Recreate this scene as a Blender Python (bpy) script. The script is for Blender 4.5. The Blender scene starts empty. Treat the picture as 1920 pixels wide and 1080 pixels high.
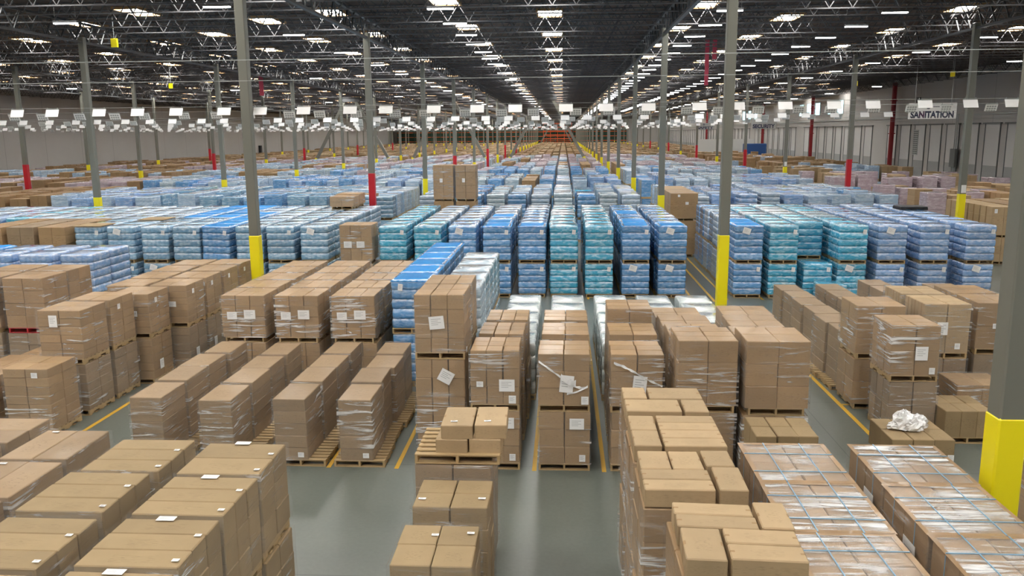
import bpy, math, random
import numpy as np
from mathutils import Matrix, Vector
random.seed(7)
rnd = random.random
C = bpy.context.scene.collection
sc = bpy.context.scene

# ------------------------------------------------------------------ camera, world, exposure
CAM_H = 6.508
F_PX, PITCH, YAW, ROLL = 1554.3, 0.184637, 0.062256, -0.008626
cy, sy = math.cos(YAW), math.sin(YAW)
fwd = Vector((-sy, cy, 0)); rgt = Vector((cy, sy, 0)); upv = Vector((0, 0, 1))
cp, sp = math.cos(PITCH), math.sin(PITCH)
f2 = fwd * cp - upv * sp; u2 = upv * cp + fwd * sp
cr, sr = math.cos(ROLL), math.sin(ROLL)
r3 = rgt * cr + u2 * sr; u3 = u2 * cr - rgt * sr
cam_data = bpy.data.cameras.new('camera')
cam_data.sensor_width = 36.0; cam_data.lens = F_PX / 1920 * 36.0
cam_data.clip_end = 1000; cam_data.clip_start = 0.1
cam = bpy.data.objects.new('camera', cam_data); C.objects.link(cam)
M4 = Matrix((r3, u3, -f2)).transposed().to_4x4(); M4.translation = Vector((0, 0, CAM_H))
cam.matrix_world = M4
sc.camera = cam

world = bpy.data.worlds.new('world'); sc.world = world; world.use_nodes = True
world.node_tree.nodes['Background'].inputs[0].default_value = (0.75, 0.87, 1.0, 1)
world.node_tree.nodes['Background'].inputs[1].default_value = 1.0
sc.view_settings.view_transform = 'Standard'; sc.view_settings.look = 'None'
sc.view_settings.gamma = 1.0; sc.view_settings.use_curve_mapping = False
sc.view_settings.exposure = -0.30
SKY_W, LED_W = 46.0, 24.0          # what the skylights and the tube lights give off
cy_ = sc.cycles
cy_.use_denoising = True
cy_.max_bounces = 5; cy_.diffuse_bounces = 3; cy_.glossy_bounces = 2; cy_.transmission_bounces = 2
cy_.transparent_max_bounces = 6; cy_.sample_clamp_indirect = 6.0; cy_.sample_clamp_direct = 0.0
cy_.caustics_reflective = False; cy_.caustics_refractive = False
cy_.use_adaptive_sampling = True; cy_.adaptive_threshold = 0.03

# ------------------------------------------------------------------ materials
def new_mat(name):
    m = bpy.data.materials.new(name); m.use_nodes = True
    return m, m.node_tree.nodes, m.node_tree.links, m.node_tree.nodes['Principled BSDF']
def simple(name, col, rough=0.6, metal=0.0, spec=0.5, emit=0.0, ecol=None, coat=0.0):
    m, N, L, P = new_mat(name)
    P.inputs['Base Color'].default_value = (*col, 1); P.inputs['Roughness'].default_value = rough
    P.inputs['Metallic'].default_value = metal; P.inputs['Specular IOR Level'].default_value = spec
    if coat: P.inputs['Coat Weight'].default_value = coat; P.inputs['Coat Roughness'].default_value = 0.15
    if emit:
        P.inputs['Emission Color'].default_value = (*(ecol or col), 1); P.inputs['Emission Strength'].default_value = emit
    return m
def node(N, t, **kw):
    n = N.new(t)
    for k, v in kw.items():
        if k in n.inputs: n.inputs[k].default_value = v
        else: setattr(n, k, v)
    return n
def ramp(N, L, src, stops):
    r = N.new('ShaderNodeValToRGB'); e = r.color_ramp.elements
    while len(e) < len(stops): e.new(0.5)
    for i, (p, c) in enumerate(stops): e[i].position = p; e[i].color = (*c, 1)
    L.new(src, r.inputs[0]); return r
def mixc(N, L, a, b, fac, blend='MIX'):
    m = N.new('ShaderNodeMix'); m.data_type = 'RGBA'; m.blend_type = blend
    for sock, v in ((m.inputs[0], fac), (m.inputs[6], a), (m.inputs[7], b)):
        if hasattr(v, 'is_output'): L.new(v, sock)
        elif isinstance(v, (int, float)): sock.default_value = v
        else: sock.default_value = (*v, 1)
    return m.outputs[2]

def cardboard(name, col, film=0.0, seams=True, tape=0.0):
    m, N, L, P = new_mat(name)
    oi = N.new('ShaderNodeObjectInfo'); tc = N.new('ShaderNodeTexCoord'); geo = N.new('ShaderNodeNewGeometry')
    hsv = N.new('ShaderNodeHueSaturation'); hsv.inputs['Color'].default_value = (*col, 1)
    mr = N.new('ShaderNodeMapRange'); mr.inputs['To Min'].default_value = 0.88; mr.inputs['To Max'].default_value = 1.12
    L.new(oi.outputs['Random'], mr.inputs[0]); L.new(mr.outputs[0], hsv.inputs['Value'])
    nz = node(N, 'ShaderNodeTexNoise', Scale=3.0, Detail=3.0); L.new(geo.outputs['Position'], nz.inputs['Vector'])
    mr2 = N.new('ShaderNodeMapRange'); mr2.inputs['To Min'].default_value = 0.86; mr2.inputs['To Max'].default_value = 1.12
    L.new(nz.outputs[0], mr2.inputs[0])
    c = mixc(N, L, hsv.outputs[0], mr2.outputs[0], 1.0, 'MULTIPLY')
    if seams:
        # tape stubs at the box ends and faint printed text (generated box coordinates)
        sx = N.new('ShaderNodeSeparateXYZ'); L.new(tc.outputs['Generated'], sx.inputs[0])
        def mth(op, a, b=None):
            q = N.new('ShaderNodeMath'); q.operation = op
            for i, v in enumerate((a, b)):
                if v is None: continue
                if hasattr(v, 'is_output'): L.new(v, q.inputs[i])
                else: q.inputs[i].default_value = v
            return q.outputs[0]
        gx, gy, gz = sx.outputs
        nzn = node(N, 'ShaderNodeTexNoise', Scale=1.0, Detail=1.0)
        mp = N.new('ShaderNodeMapping'); mp.inputs['Scale'].default_value = (9, 40, 34)
        cm = N.new('ShaderNodeCombineXYZ'); L.new(mth('MULTIPLY', oi.outputs['Random'], 50.0), cm.inputs[0]); L.new(cm.outputs[0], mp.inputs['Location'])
        L.new(tc.outputs['Generated'], mp.inputs[0]); L.new(mp.outputs[0], nzn.inputs['Vector'])
        txt = mth('GREATER_THAN', nzn.outputs[0], 0.60)
        zone = mth('MULTIPLY', mth('LESS_THAN', mth('ABSOLUTE', mth('SUBTRACT', gx, 0.5)), 0.22), mth('LESS_THAN', mth('ABSOLUTE', mth('SUBTRACT', gy, 0.45)), 0.22))
        zone2 = mth('MULTIPLY', mth('LESS_THAN', mth('ABSOLUTE', mth('SUBTRACT', gz, 0.5)), 0.2), mth('LESS_THAN', gy, 0.02))
        c = mixc(N, L, c, tuple(v * 0.5 for v in col), mth('MULTIPLY', mth('MULTIPLY', txt, mth('MAXIMUM', zone, zone2)), 0.35))
        stub = mth('MULTIPLY', mth('LESS_THAN', mth('ABSOLUTE', mth('SUBTRACT', gy, 0.5)), 0.06), mth('GREATER_THAN', mth('ABSOLUTE', mth('SUBTRACT', gx, 0.5)), 0.43))
        c = mixc(N, L, c, (col[0] * 0.72, col[1] * 0.62, col[2] * 0.5), mth('MULTIPLY', stub, tape))
    L.new(c, P.inputs['Base Color'])
    P.inputs['Roughness'].default_value = 0.7; P.inputs['Specular IOR Level'].default_value = 0.25
    if film:
        P.inputs['Coat Weight'].default_value = film; P.inputs['Coat Roughness'].default_value = 0.16
        mp = N.new('ShaderNodeMapping'); mp.inputs['Scale'].default_value = (1.6, 1.6, 14); mp.inputs['Rotation'].default_value = (0.12, 0.1, 0)
        L.new(geo.outputs['Position'], mp.inputs[0])
        n2 = node(N, 'ShaderNodeTexNoise', Scale=1.4, Detail=4.0, Distortion=0.6); L.new(mp.outputs[0], n2.inputs['Vector'])
        b = node(N, 'ShaderNodeBump', Strength=0.5, Distance=0.04); L.new(n2.outputs[0], b.inputs['Height'])
        L.new(b.outputs[0], P.inputs['Coat Normal'])
    return m

def film_mat(name, amount=0.5, vert=9.0, rot=0.1, lo=0.56, hi=0.7, ys=None):
    """clear stretch film: mostly see-through, milky where it bunches into streaks"""
    m, N, L, P = new_mat(name)
    oi = N.new('ShaderNodeObjectInfo'); geo = N.new('ShaderNodeNewGeometry')
    mp = N.new('ShaderNodeMapping'); mp.inputs['Scale'].default_value = (0.75, ys or 0.75, vert); mp.inputs['Rotation'].default_value = (rot, rot * 0.7, 0)
    ad = N.new('ShaderNodeVectorMath'); ad.operation = 'ADD'
    L.new(geo.outputs['Position'], ad.inputs[0])
    mu = N.new('ShaderNodeMath'); mu.operation = 'MULTIPLY'; mu.inputs[1].default_value = 90; L.new(oi.outputs['Random'], mu.inputs[0])
    cm = N.new('ShaderNodeCombineXYZ'); L.new(mu.outputs[0], cm.inputs[0]); L.new(mu.outputs[0], cm.inputs[1]); L.new(cm.outputs[0], ad.inputs[1])
    L.new(ad.outputs[0], mp.inputs[0])
    n1 = node(N, 'ShaderNodeTexNoise', Scale=1.5, Detail=5.0, Roughness=0.6, Distortion=0.9); L.new(mp.outputs[0], n1.inputs['Vector'])
    n2 = node(N, 'ShaderNodeTexNoise', Scale=0.9, Detail=2.0); L.new(ad.outputs[0], n2.inputs['Vector'])
    r1 = ramp(N, L, n1.outputs[0], [(lo, (0, 0, 0)), (hi, (1, 1, 1))])
    r2 = ramp(N, L, n2.outputs[0], [(0.42, (0, 0, 0)), (0.6, (1, 1, 1))])
    mm = N.new('ShaderNodeMath'); mm.operation = 'MULTIPLY'; L.new(r1.outputs[0], mm.inputs[0]); L.new(r2.outputs[0], mm.inputs[1])
    ma = node(N, 'ShaderNodeMath', operation='MULTIPLY_ADD'); ma.inputs[1].default_value = amount; ma.inputs[2].default_value = 0.07
    L.new(mm.outputs[0], ma.inputs[0])
    P.inputs['Base Color'].default_value = (0.86, 0.86, 0.85, 1); P.inputs['Roughness'].default_value = 0.14
    b = node(N, 'ShaderNodeBump', Strength=0.5, Distance=0.05); L.new(n1.outputs[0], b.inputs['Height']); L.new(b.outputs[0], P.inputs['Normal'])
    tr = N.new('ShaderNodeBsdfTransparent'); mx = N.new('ShaderNodeMixShader')
    L.new(ma.outputs[0], mx.inputs[0]); L.new(tr.outputs[0], mx.inputs[1]); L.new(P.outputs[0], mx.inputs[2])
    L.new(mx.outputs[0], N['Material Output'].inputs[0])
    return m

def water_mat(name, col, pale, mixlo=0.45, mixhi=0.75, rough=0.2, vert=3.0, coat=0.9, bump=0.4, spec=0.6):
    m, N, L, P = new_mat(name)
    oi = N.new('ShaderNodeObjectInfo'); geo = N.new('ShaderNodeNewGeometry')
    mp = N.new('ShaderNodeMapping'); mp.inputs['Scale'].default_value = (1, 1, vert); L.new(geo.outputs['Position'], mp.inputs[0])
    n1 = node(N, 'ShaderNodeTexNoise', Scale=3.2, Detail=4.0, Distortion=0.8); L.new(mp.outputs[0], n1.inputs['Vector'])
    r1 = ramp(N, L, n1.outputs[0], [(mixlo, col), (mixhi, pale)])
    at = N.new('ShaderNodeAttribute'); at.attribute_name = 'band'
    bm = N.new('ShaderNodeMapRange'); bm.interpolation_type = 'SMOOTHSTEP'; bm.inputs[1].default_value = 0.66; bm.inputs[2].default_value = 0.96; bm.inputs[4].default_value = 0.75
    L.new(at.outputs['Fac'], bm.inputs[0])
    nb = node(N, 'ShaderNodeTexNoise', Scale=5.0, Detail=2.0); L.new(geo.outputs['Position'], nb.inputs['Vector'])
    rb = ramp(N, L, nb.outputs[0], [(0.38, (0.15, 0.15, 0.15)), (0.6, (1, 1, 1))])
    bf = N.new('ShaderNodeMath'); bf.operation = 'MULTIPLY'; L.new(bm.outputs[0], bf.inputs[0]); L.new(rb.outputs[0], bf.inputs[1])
    cap_glint = tuple(min(0.93, v * 0.35 + 0.6) for v in pale)                 # painted white glint along each layer's top edge, with caps and film
    cc = mixc(N, L, r1.outputs[0], cap_glint, bf.outputs[0])
    hsv = N.new('ShaderNodeHueSaturation'); L.new(cc, hsv.inputs['Color'])
    mr = N.new('ShaderNodeMapRange'); mr.inputs['To Min'].default_value = 0.82; mr.inputs['To Max'].default_value = 1.2
    L.new(oi.outputs['Random'], mr.inputs[0]); L.new(mr.outputs[0], hsv.inputs['Value'])
    L.new(hsv.outputs[0], P.inputs['Base Color'])
    P.inputs['Roughness'].default_value = rough; P.inputs['Specular IOR Level'].default_value = spec
    P.inputs['Coat Weight'].default_value = coat; P.inputs['Coat Roughness'].default_value = 0.08
    n2 = node(N, 'ShaderNodeTexNoise', Scale=7.0, Detail=3.0, Distortion=1.2); L.new(mp.outputs[0], n2.inputs['Vector'])
    b = node(N, 'ShaderNodeBump', Strength=bump, Distance=0.04); L.new(n2.outputs[0], b.inputs['Height'])
    L.new(b.outputs[0], P.inputs['Normal']); L.new(b.outputs[0], P.inputs['Coat Normal'])
    return m

MAT = {}
MAT['tan'] = cardboard('cardboard_tan', (0.31, 0.225, 0.123))
MAT['gold'] = cardboard('cardboard_golden', (0.41, 0.30, 0.175), tape=0.8)
MAT['pink'] = cardboard('cardboard_pinkish', (0.29, 0.20, 0.115), film=0.25)
MAT['film'] = cardboard('cardboard_under_film', (0.36, 0.235, 0.122), film=0.45)
MAT['brown'] = cardboard('cardboard_brown', (0.325, 0.208, 0.108), film=0.4)
MAT['grey'] = cardboard('cardboard_dull', (0.285, 0.205, 0.127), film=0.4)
MAT['wrap'] = film_mat('stretch_film', 0.7, lo=0.55, hi=0.68)
MAT['wrapheavy'] = film_mat('stretch_film_bunched', 0.85, vert=11, rot=0.14, lo=0.5, hi=0.62)
MAT['wrapdiag'] = film_mat('stretch_film_slanted', 0.75, vert=8, rot=0.5, lo=0.52, hi=0.64)
MAT['wraptop'] = film_mat('stretch_film_over_top', 0.92, vert=1.0, rot=0.05, lo=0.47, hi=0.6, ys=8.0)
MAT['wood'] = cardboard('pallet_wood', (0.42, 0.30, 0.155), seams=False)
MAT['woodred'] = simple('pallet_red', (0.42, 0.03, 0.035), 0.6)
MAT['woodblue'] = simple('pallet_blue', (0.03, 0.15, 0.42), 0.5)
MAT['label'] = simple('paper_white', (0.85, 0.85, 0.84), 0.5)
MAT['ink'] = simple('ink_grey', (0.42, 0.42, 0.43), 0.6)
MAT['filmwhite'] = simple('film_white', (0.88, 0.88, 0.88), 0.25, coat=0.5)
MAT['strap'] = simple('strap_blue', (0.20, 0.37, 0.52), 0.3)
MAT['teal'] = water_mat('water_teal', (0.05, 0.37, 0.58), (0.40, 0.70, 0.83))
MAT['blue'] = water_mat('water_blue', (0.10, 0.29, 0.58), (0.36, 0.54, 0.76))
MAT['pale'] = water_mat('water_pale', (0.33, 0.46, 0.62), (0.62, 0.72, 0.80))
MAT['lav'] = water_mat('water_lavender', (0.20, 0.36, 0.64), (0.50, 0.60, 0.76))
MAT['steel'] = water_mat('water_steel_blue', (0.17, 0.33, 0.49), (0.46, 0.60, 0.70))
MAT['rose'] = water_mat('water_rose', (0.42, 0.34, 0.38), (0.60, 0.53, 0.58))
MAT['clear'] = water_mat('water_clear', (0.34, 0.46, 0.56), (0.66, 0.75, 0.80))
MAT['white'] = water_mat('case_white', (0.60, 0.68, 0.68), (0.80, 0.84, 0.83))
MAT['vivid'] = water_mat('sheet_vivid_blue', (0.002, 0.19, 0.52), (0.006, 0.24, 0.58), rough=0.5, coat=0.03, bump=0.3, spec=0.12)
MAT['column'] = simple('steel_paint_grey', (0.165, 0.168, 0.142), 0.45)
MAT['yellow'] = simple('guard_yellow', (0.88, 0.76, 0.008), 0.4)
MAT['red'] = simple('paint_red', (0.48, 0.008, 0.02), 0.4)
MAT['banner'] = simple('banner_red', (0.46, 0.045, 0.085), 0.6)
MAT['joist'] = simple('joist_steel', (0.085, 0.085, 0.09), 0.5)
MAT['girder'] = simple('girder_steel', (0.05, 0.053, 0.056), 0.5)
MAT['cable'] = simple('cable_grey', (0.42, 0.45, 0.44), 0.4)
MAT['panel'] = simple('placard_white', (0.92, 0.92, 0.91), 0.5)
MAT['panelgrey'] = simple('placard_grey', (0.42, 0.44, 0.43), 0.5)
MAT['sky'] = simple('skylight_glow', (1, 1, 1), 0.5, emit=SKY_W, ecol=(1.0, 0.975, 0.93))
MAT['led'] = simple('tube_glow', (1, 1, 1), 0.5, emit=LED_W, ecol=(1.0, 0.97, 0.94))
MAT['pane'] = simple('window_daylight', (0.6, 0.9, 1), 0.3, emit=2.0, ecol=(0.6, 0.92, 1.0))
MAT['door'] = simple('door_white', (0.62, 0.62, 0.61), 0.5)
MAT['doorgrey'] = simple('door_panel_grey', (0.36, 0.37, 0.37), 0.5)
MAT['curb'] = simple('curb_timber', (0.42, 0.24, 0.10), 0.7)
MAT['riser'] = simple('riser_dark_red', (0.26, 0.006, 0.012), 0.4)
MAT['track'] = simple('track_steel', (0.14, 0.15, 0.15), 0.45)
MAT['rackorange'] = simple('rack_orange', (0.62, 0.10, 0.02), 0.5)
MAT['rackgreen'] = simple('rack_green', (0.03, 0.08, 0.055), 0.6)
MAT['black'] = simple('black_plastic', (0.02, 0.02, 0.022), 0.5)
MAT['navy'] = simple('navy_print', (0.012, 0.018, 0.06), 0.5)
MAT['plum'] = simple('plum_print', (0.05, 0.008, 0.055), 0.5)
MAT['partition'] = simple('partition_white', (0.62, 0.62, 0.60), 0.5)
MAT['signshade'] = simple('sign_white_shaded', (0.36, 0.36, 0.35), 0.6)  # white sign board with its shade put into the base colour
MAT['line'] = simple('floor_paint_yellow', (0.62, 0.36, 0.025), 0.5)
MAT['bluebin'] = simple('bin_blue', (0.02, 0.08, 0.26), 0.5)

def floor_mat():
    m, N, L, P = new_mat('polished_concrete')
    geo = N.new('ShaderNodeNewGeometry')
    n1 = node(N, 'ShaderNodeTexNoise', Scale=0.35, Detail=6.0); L.new(geo.outputs['Position'], n1.inputs['Vector'])
    r = ramp(N, L, n1.outputs[0], [(0.3, (0.105, 0.120, 0.104)), (0.7, (0.152, 0.167, 0.146))])
    n2 = node(N, 'ShaderNodeTexNoise', Scale=14.0, Detail=4.0); L.new(geo.outputs['Position'], n2.inputs['Vector'])
    mr = N.new('ShaderNodeMapRange'); mr.inputs['To Min'].default_value = 0.85; mr.inputs['To Max'].default_value = 1.12; L.new(n2.outputs[0], mr.inputs[0])
    c = mixc(N, L, r.outputs[0], mr.outputs[0], 1.0, 'MULTIPLY')
    sx = N.new('ShaderNodeSeparateXYZ'); L.new(geo.outputs['Position'], sx.inputs[0])
    facs = []
    for ax, per, off in ((0, 3.76, 0.29), (1, 4.25, 1.0)):                  # sawn joints
        a = node(N, 'ShaderNodeMath', operation='ADD'); a.inputs[1].default_value = 400 + off; L.new(sx.outputs[ax], a.inputs[0])
        b = node(N, 'ShaderNodeMath', operation='MODULO'); b.inputs[1].default_value = per; L.new(a.outputs[0], b.inputs[0])
        d = node(N, 'ShaderNodeMath', operation='LESS_THAN'); d.inputs[1].default_value = 0.02; L.new(b.outputs[0], d.inputs[0]); facs.append(d.outputs[0])
    mxn = node(N, 'ShaderNodeMath', operation='MAXIMUM'); L.new(facs[0], mxn.inputs[0]); L.new(facs[1], mxn.inputs[1])
    c = mixc(N, L, c, (0.07, 0.08, 0.075), mxn.outputs[0])
    L.new(c, P.inputs['Base Color'])
    rr = N.new('ShaderNodeMapRange'); rr.inputs['To Min'].default_value = 0.22; rr.inputs['To Max'].default_value = 0.42; L.new(n1.outputs[0], rr.inputs[0])
    L.new(rr.outputs[0], P.inputs['Roughness'])
    return m
MAT['floor'] = floor_mat()
def deck_mat():
    m, N, L, P = new_mat('roof_deck_boards')
    geo = N.new('ShaderNodeNewGeometry'); sx = N.new('ShaderNodeSeparateXYZ'); L.new(geo.outputs['Position'], sx.inputs[0])
    a = node(N, 'ShaderNodeMath', operation='ADD'); a.inputs[1].default_value = 400; L.new(sx.outputs[0], a.inputs[0])
    b = node(N, 'ShaderNodeMath', operation='MODULO'); b.inputs[1].default_value = 0.61; L.new(a.outputs[0], b.inputs[0])
    d = node(N, 'ShaderNodeMath', operation='LESS_THAN'); d.inputs[1].default_value = 0.09; L.new(b.outputs[0], d.inputs[0])
    n1 = node(N, 'ShaderNodeTexNoise', Scale=1.2, Detail=4.0); L.new(geo.outputs['Position'], n1.inputs['Vector'])
    r = ramp(N, L, n1.outputs[0], [(0.3, (0.060, 0.034, 0.023)), (0.7, (0.105, 0.061, 0.04))])
    L.new(mixc(N, L, r.outputs[0], (0.028, 0.019, 0.014), d.outputs[0]), P.inputs['Base Color']); P.inputs['Roughness'].default_value = 0.8
    return m
MAT['deck'] = deck_mat()
def wall_mat(name, col):
    m, N, L, P = new_mat(name)
    geo = N.new('ShaderNodeNewGeometry'); sx = N.new('ShaderNodeSeparateXYZ'); L.new(geo.outputs['Position'], sx.inputs[0])
    a = node(N, 'ShaderNodeMath', operation='ADD'); a.inputs[1].default_value = 400; L.new(sx.outputs[1], a.inputs[0])
    b = node(N, 'ShaderNodeMath', operation='MODULO'); b.inputs[1].default_value = 8.5; L.new(a.outputs[0], b.inputs[0])
    d = node(N, 'ShaderNodeMath', operation='LESS_THAN'); d.inputs[1].default_value = 0.06; L.new(b.outputs[0], d.inputs[0])
    n1 = node(N, 'ShaderNodeTexNoise', Scale=0.25, Detail=3.0); L.new(geo.outputs['Position'], n1.inputs['Vector'])
    r = ramp(N, L, n1.outputs[0], [(0.3, tuple(v * 0.94 for v in col)), (0.7, col)])
    L.new(mixc(N, L, r.outputs[0], tuple(v * 0.55 for v in col), d.outputs[0]), P.inputs['Base Color']); P.inputs['Roughness'].default_value = 0.7
    return m
MAT['wall'] = wall_mat('tilt_up_wall', (0.50, 0.485, 0.465))
MAT['wallgrey'] = wall_mat('tilt_up_wall_grey', (0.50, 0.49, 0.475))

# ------------------------------------------------------------------ geometry helpers
class Geo:
    """collects boxes, prisms and rings; build() links ONE mesh object, mesh() makes shared data"""
    def __init__(s): s.v = []; s.f = []; s.m = []
    def box(s, x0, y0, z0, x1, y1, z1, mi=0):
        b = len(s.v)
        s.v += [(x0, y0, z0), (x1, y0, z0), (x1, y1, z0), (x0, y1, z0), (x0, y0, z1), (x1, y0, z1), (x1, y1, z1), (x0, y1, z1)]
        s.f += [(b, b+3, b+2, b+1), (b+4, b+5, b+6, b+7), (b, b+1, b+5, b+4), (b+1, b+2, b+6, b+5), (b+2, b+3, b+7, b+6), (b+3, b, b+4, b+7)]
        s.m += [mi] * 6
    def cham(s, x0, y0, z0, x1, y1, z1, c=0.01, mi=0):
        """box with softened vertical and top edges"""
        c = min(c, (x1-x0)/3, (y1-y0)/3, (z1-z0)/3)
        def ring(z, k):
            return [(x0+k, y0, z), (x1-k, y0, z), (x1, y0+k, z), (x1, y1-k, z), (x1-k, y1, z), (x0+k, y1, z), (x0, y1-k, z), (x0, y0+k, z)]
        def inset(z):
            return [(x0+c, y0+c, z), (x1-c, y0+c, z), (x1-c, y0+c, z), (x1-c, y1-c, z), (x1-c, y1-c, z), (x0+c, y1-c, z), (x0+c, y1-c, z), (x0+c, y0+c, z)]
        b = len(s.v); s.v += ring(z0, c) + ring(z1-c, c)
        for i in range(8): s.f.append((b+i, b+(i+1) % 8, b+8+(i+1) % 8, b+8+i)); s.m.append(mi)
        t = len(s.v); s.v += [(x0+c, y0+c, z1), (x1-c, y0+c, z1), (x1-c, y1-c, z1), (x0+c, y1-c, z1)]
        s.f.append((t, t+1, t+2, t+3)); s.m.append(mi)
        own = [0, 1, 1, 2, 2, 3, 3, 0]
        for i in range(8):
            j = (i+1) % 8
            if own[i] == own[j]: s.f.append((b+8+i, b+8+j, t+own[i]))
            else: s.f.append((b+8+i, b+8+j, t+own[j], t+own[i]))
            s.m.append(mi)
        s.f.append(tuple(b+7-i for i in range(8))); s.m.append(mi)
    def bar(s, p, q, w, h=None, mi=0):
        p, q = Vector(p), Vector(q); h = h or w; d = (q-p).normalized()
        a = d.cross(Vector((0, 0, 1)))
        if a.length < 1e-3: a = d.cross(Vector((1, 0, 0)))
        a.normalize(); c = d.cross(a).normalized(); b = len(s.v)
        for e in (p, q):
            for u, v in ((-1, -1), (1, -1), (1, 1), (-1, 1)): s.v.append(tuple(e + a*u*w/2 + c*v*h/2))
        s.f += [(b, b+3, b+2, b+1), (b+4, b+5, b+6, b+7), (b, b+1, b+5, b+4), (b+1, b+2, b+6, b+5), (b+2, b+3, b+7, b+6), (b+3, b, b+4, b+7)]
        s.m += [mi] * 6
    band = None
    def rings(s, rr, mi=0, cap=True, bands=None):
        b = len(s.v); n = len(rr[0])
        for r in rr: s.v += r
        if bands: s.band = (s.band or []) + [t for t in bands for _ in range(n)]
        for k in range(len(rr)-1):
            for i in range(n):
                j = (i+1) % n
                s.f.append((b+k*n+i, b+k*n+j, b+(k+1)*n+j, b+(k+1)*n+i)); s.m.append(mi)
        if cap:
            s.f.append(tuple(b+(len(rr)-1)*n+i for i in range(n))); s.m.append(mi)
            s.f.append(tuple(b+n-1-i for i in range(n))); s.m.append(mi)
    def mesh(s, name, mats, smooth=False):
        me = bpy.data.meshes.new(name); me.from_pydata(s.v, [], s.f)
        for m in (mats if isinstance(mats, (list, tuple)) else [mats]): me.materials.append(m)
        if any(s.m): me.polygons.foreach_set('material_index', s.m)
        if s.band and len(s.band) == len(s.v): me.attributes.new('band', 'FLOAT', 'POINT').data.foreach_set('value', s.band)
        if smooth: me.polygons.foreach_set('use_smooth', [True]*len(s.f))
        me.update(); return me
    def build(s, name, mats, parent=None, loc=(0, 0, 0), smooth=False):
        return inst(name, s.mesh(name, mats, smooth), parent, loc)
def inst(name, me, parent=None, loc=(0, 0, 0), rz=0.0):
    o = bpy.data.objects.new(name, me); C.objects.link(o)
    o.location = loc
    if rz: o.rotation_euler = (0, 0, rz)
    if parent is not None: o.parent = parent
    return o
def tag(o, label=None, cat=None, group=None, kind=None):
    if label: o['label'] = label
    if cat: o['category'] = cat
    if group: o['group'] = group
    if kind: o['kind'] = kind
    return o
def empty(name, loc, rz=0.0):
    o = bpy.data.objects.new(name, None); C.objects.link(o); o.location = loc; o.rotation_euler = (0, 0, rz)
    o.empty_display_size = 0.2; return o
ORD = 'first second third fourth fifth sixth seventh eighth ninth tenth eleventh twelfth thirteenth fourteenth fifteenth sixteenth seventeenth eighteenth nineteenth twentieth'.split()
TENS = {20: 'twenty', 30: 'thirty', 40: 'forty', 50: 'fifty', 60: 'sixty'}
def nth(i):
    i += 1
    if i <= 20: return ORD[i-1]
    t, u = i//10*10, i % 10
    return TENS[t] + '-' + ORD[u-1] if u else TENS[t][:-1] + 'ieth'

# ------------------------------------------------------------------ the building
X_L, X_R, Y_N, Y_F, Z_D = -70.0, 41.5, -20.0, 346.0, 12.35
ROW0, PITCH_Y = 9.346, 17.0
LINES = [-55.2, -40.15, -25.03, -10.025, 5.054, 20.10]
def struct(o, label=None, cat=None): return tag(o, label, cat, kind='structure')
g = Geo(); g.box(X_L, Y_N, -0.3, X_R, Y_F, 0); struct(g.build('floor', MAT['floor']), 'polished grey-green concrete warehouse floor', 'floor')
g = Geo(); g.box(X_L-0.3, Y_N-0.3, Z_D+0.25, X_R+0.3, Y_F+0.3, Z_D+0.4); struct(g.build('ceiling', MAT['deck']), 'dark brown boarded roof deck of the warehouse', 'ceiling')
g = Geo(); g.box(X_L-0.3, Y_N, 0, X_L, Y_F, Z_D+0.25); struct(g.build('wall_left', MAT['wall']), 'long white wall on the left', 'wall')
g = Geo(); g.box(X_R, Y_N, 0, X_R+0.3, Y_F, Z_D+0.25); struct(g.build('wall_right', MAT['wallgrey']), 'long white wall with loading doors on the right', 'wall')
g = Geo(); g.box(X_L, Y_F, 0, X_R, Y_F+0.3, Z_D+0.25); struct(g.build('wall_back', MAT['wall']), 'end wall behind the orange racks', 'wall')
g = Geo(); g.box(X_L, Y_N-0.3, 0, X_R, Y_N, Z_D+0.25); struct(g.build('wall_front', MAT['wall']), 'wall behind the viewpoint', 'wall')

# columns: grey shaft, painted guard
def column_mesh(top): 
    g = Geo(); g.cham(-0.15, -0.15, 0, 0.15, 0.15, top, 0.02); return g.mesh('shaft', MAT['column'])
shaft_me = column_mesh(11.6)
def guard_mesh(h, m):
    g = Geo(); g.cham(-0.162, -0.162, 0, 0.162, 0.162, h, 0.022); return g.mesh('guard', m)
guard_y = guard_mesh(3.31, MAT['yellow']); guard_r = guard_mesh(4.51, MAT['red'])
g = Geo(); g.box(-0.11, -0.19, 3.36, 0.11, -0.152, 3.75); plate_me = g.mesh('number_plate', MAT['label'])
line_names = ['leftmost', 'second-left', 'third-left', 'centre-left', 'centre-right', 'far-right']
for li, X in enumerate(LINES):
    for n in range(1, 21):
        Y = ROW0 + (n-1)*PITCH_Y
        if n == 1 and li != 4: continue
        red = (li == 3 and n in (3, 5, 7, 9, 11)) or (li in (1, 5) and n in (4, 6, 8, 10, 12)) or (li == 0 and n in (4, 8))
        if li == 1 and n == 4: red = True
        o = empty('support_column', (X, Y, 0))
        tag(o, ('grey steel column with red foot, ' if red else 'grey steel column with yellow foot, ') + nth(n-1) + ' back in the ' + line_names[li] + ' column line', 'column', 'steel roof columns', 'structure')
        inst('shaft', shaft_me, o); inst('guard', guard_r if red else guard_y, o)
        if li == 5 and n in (3, 5): inst('number_plate', plate_me, o)

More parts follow.
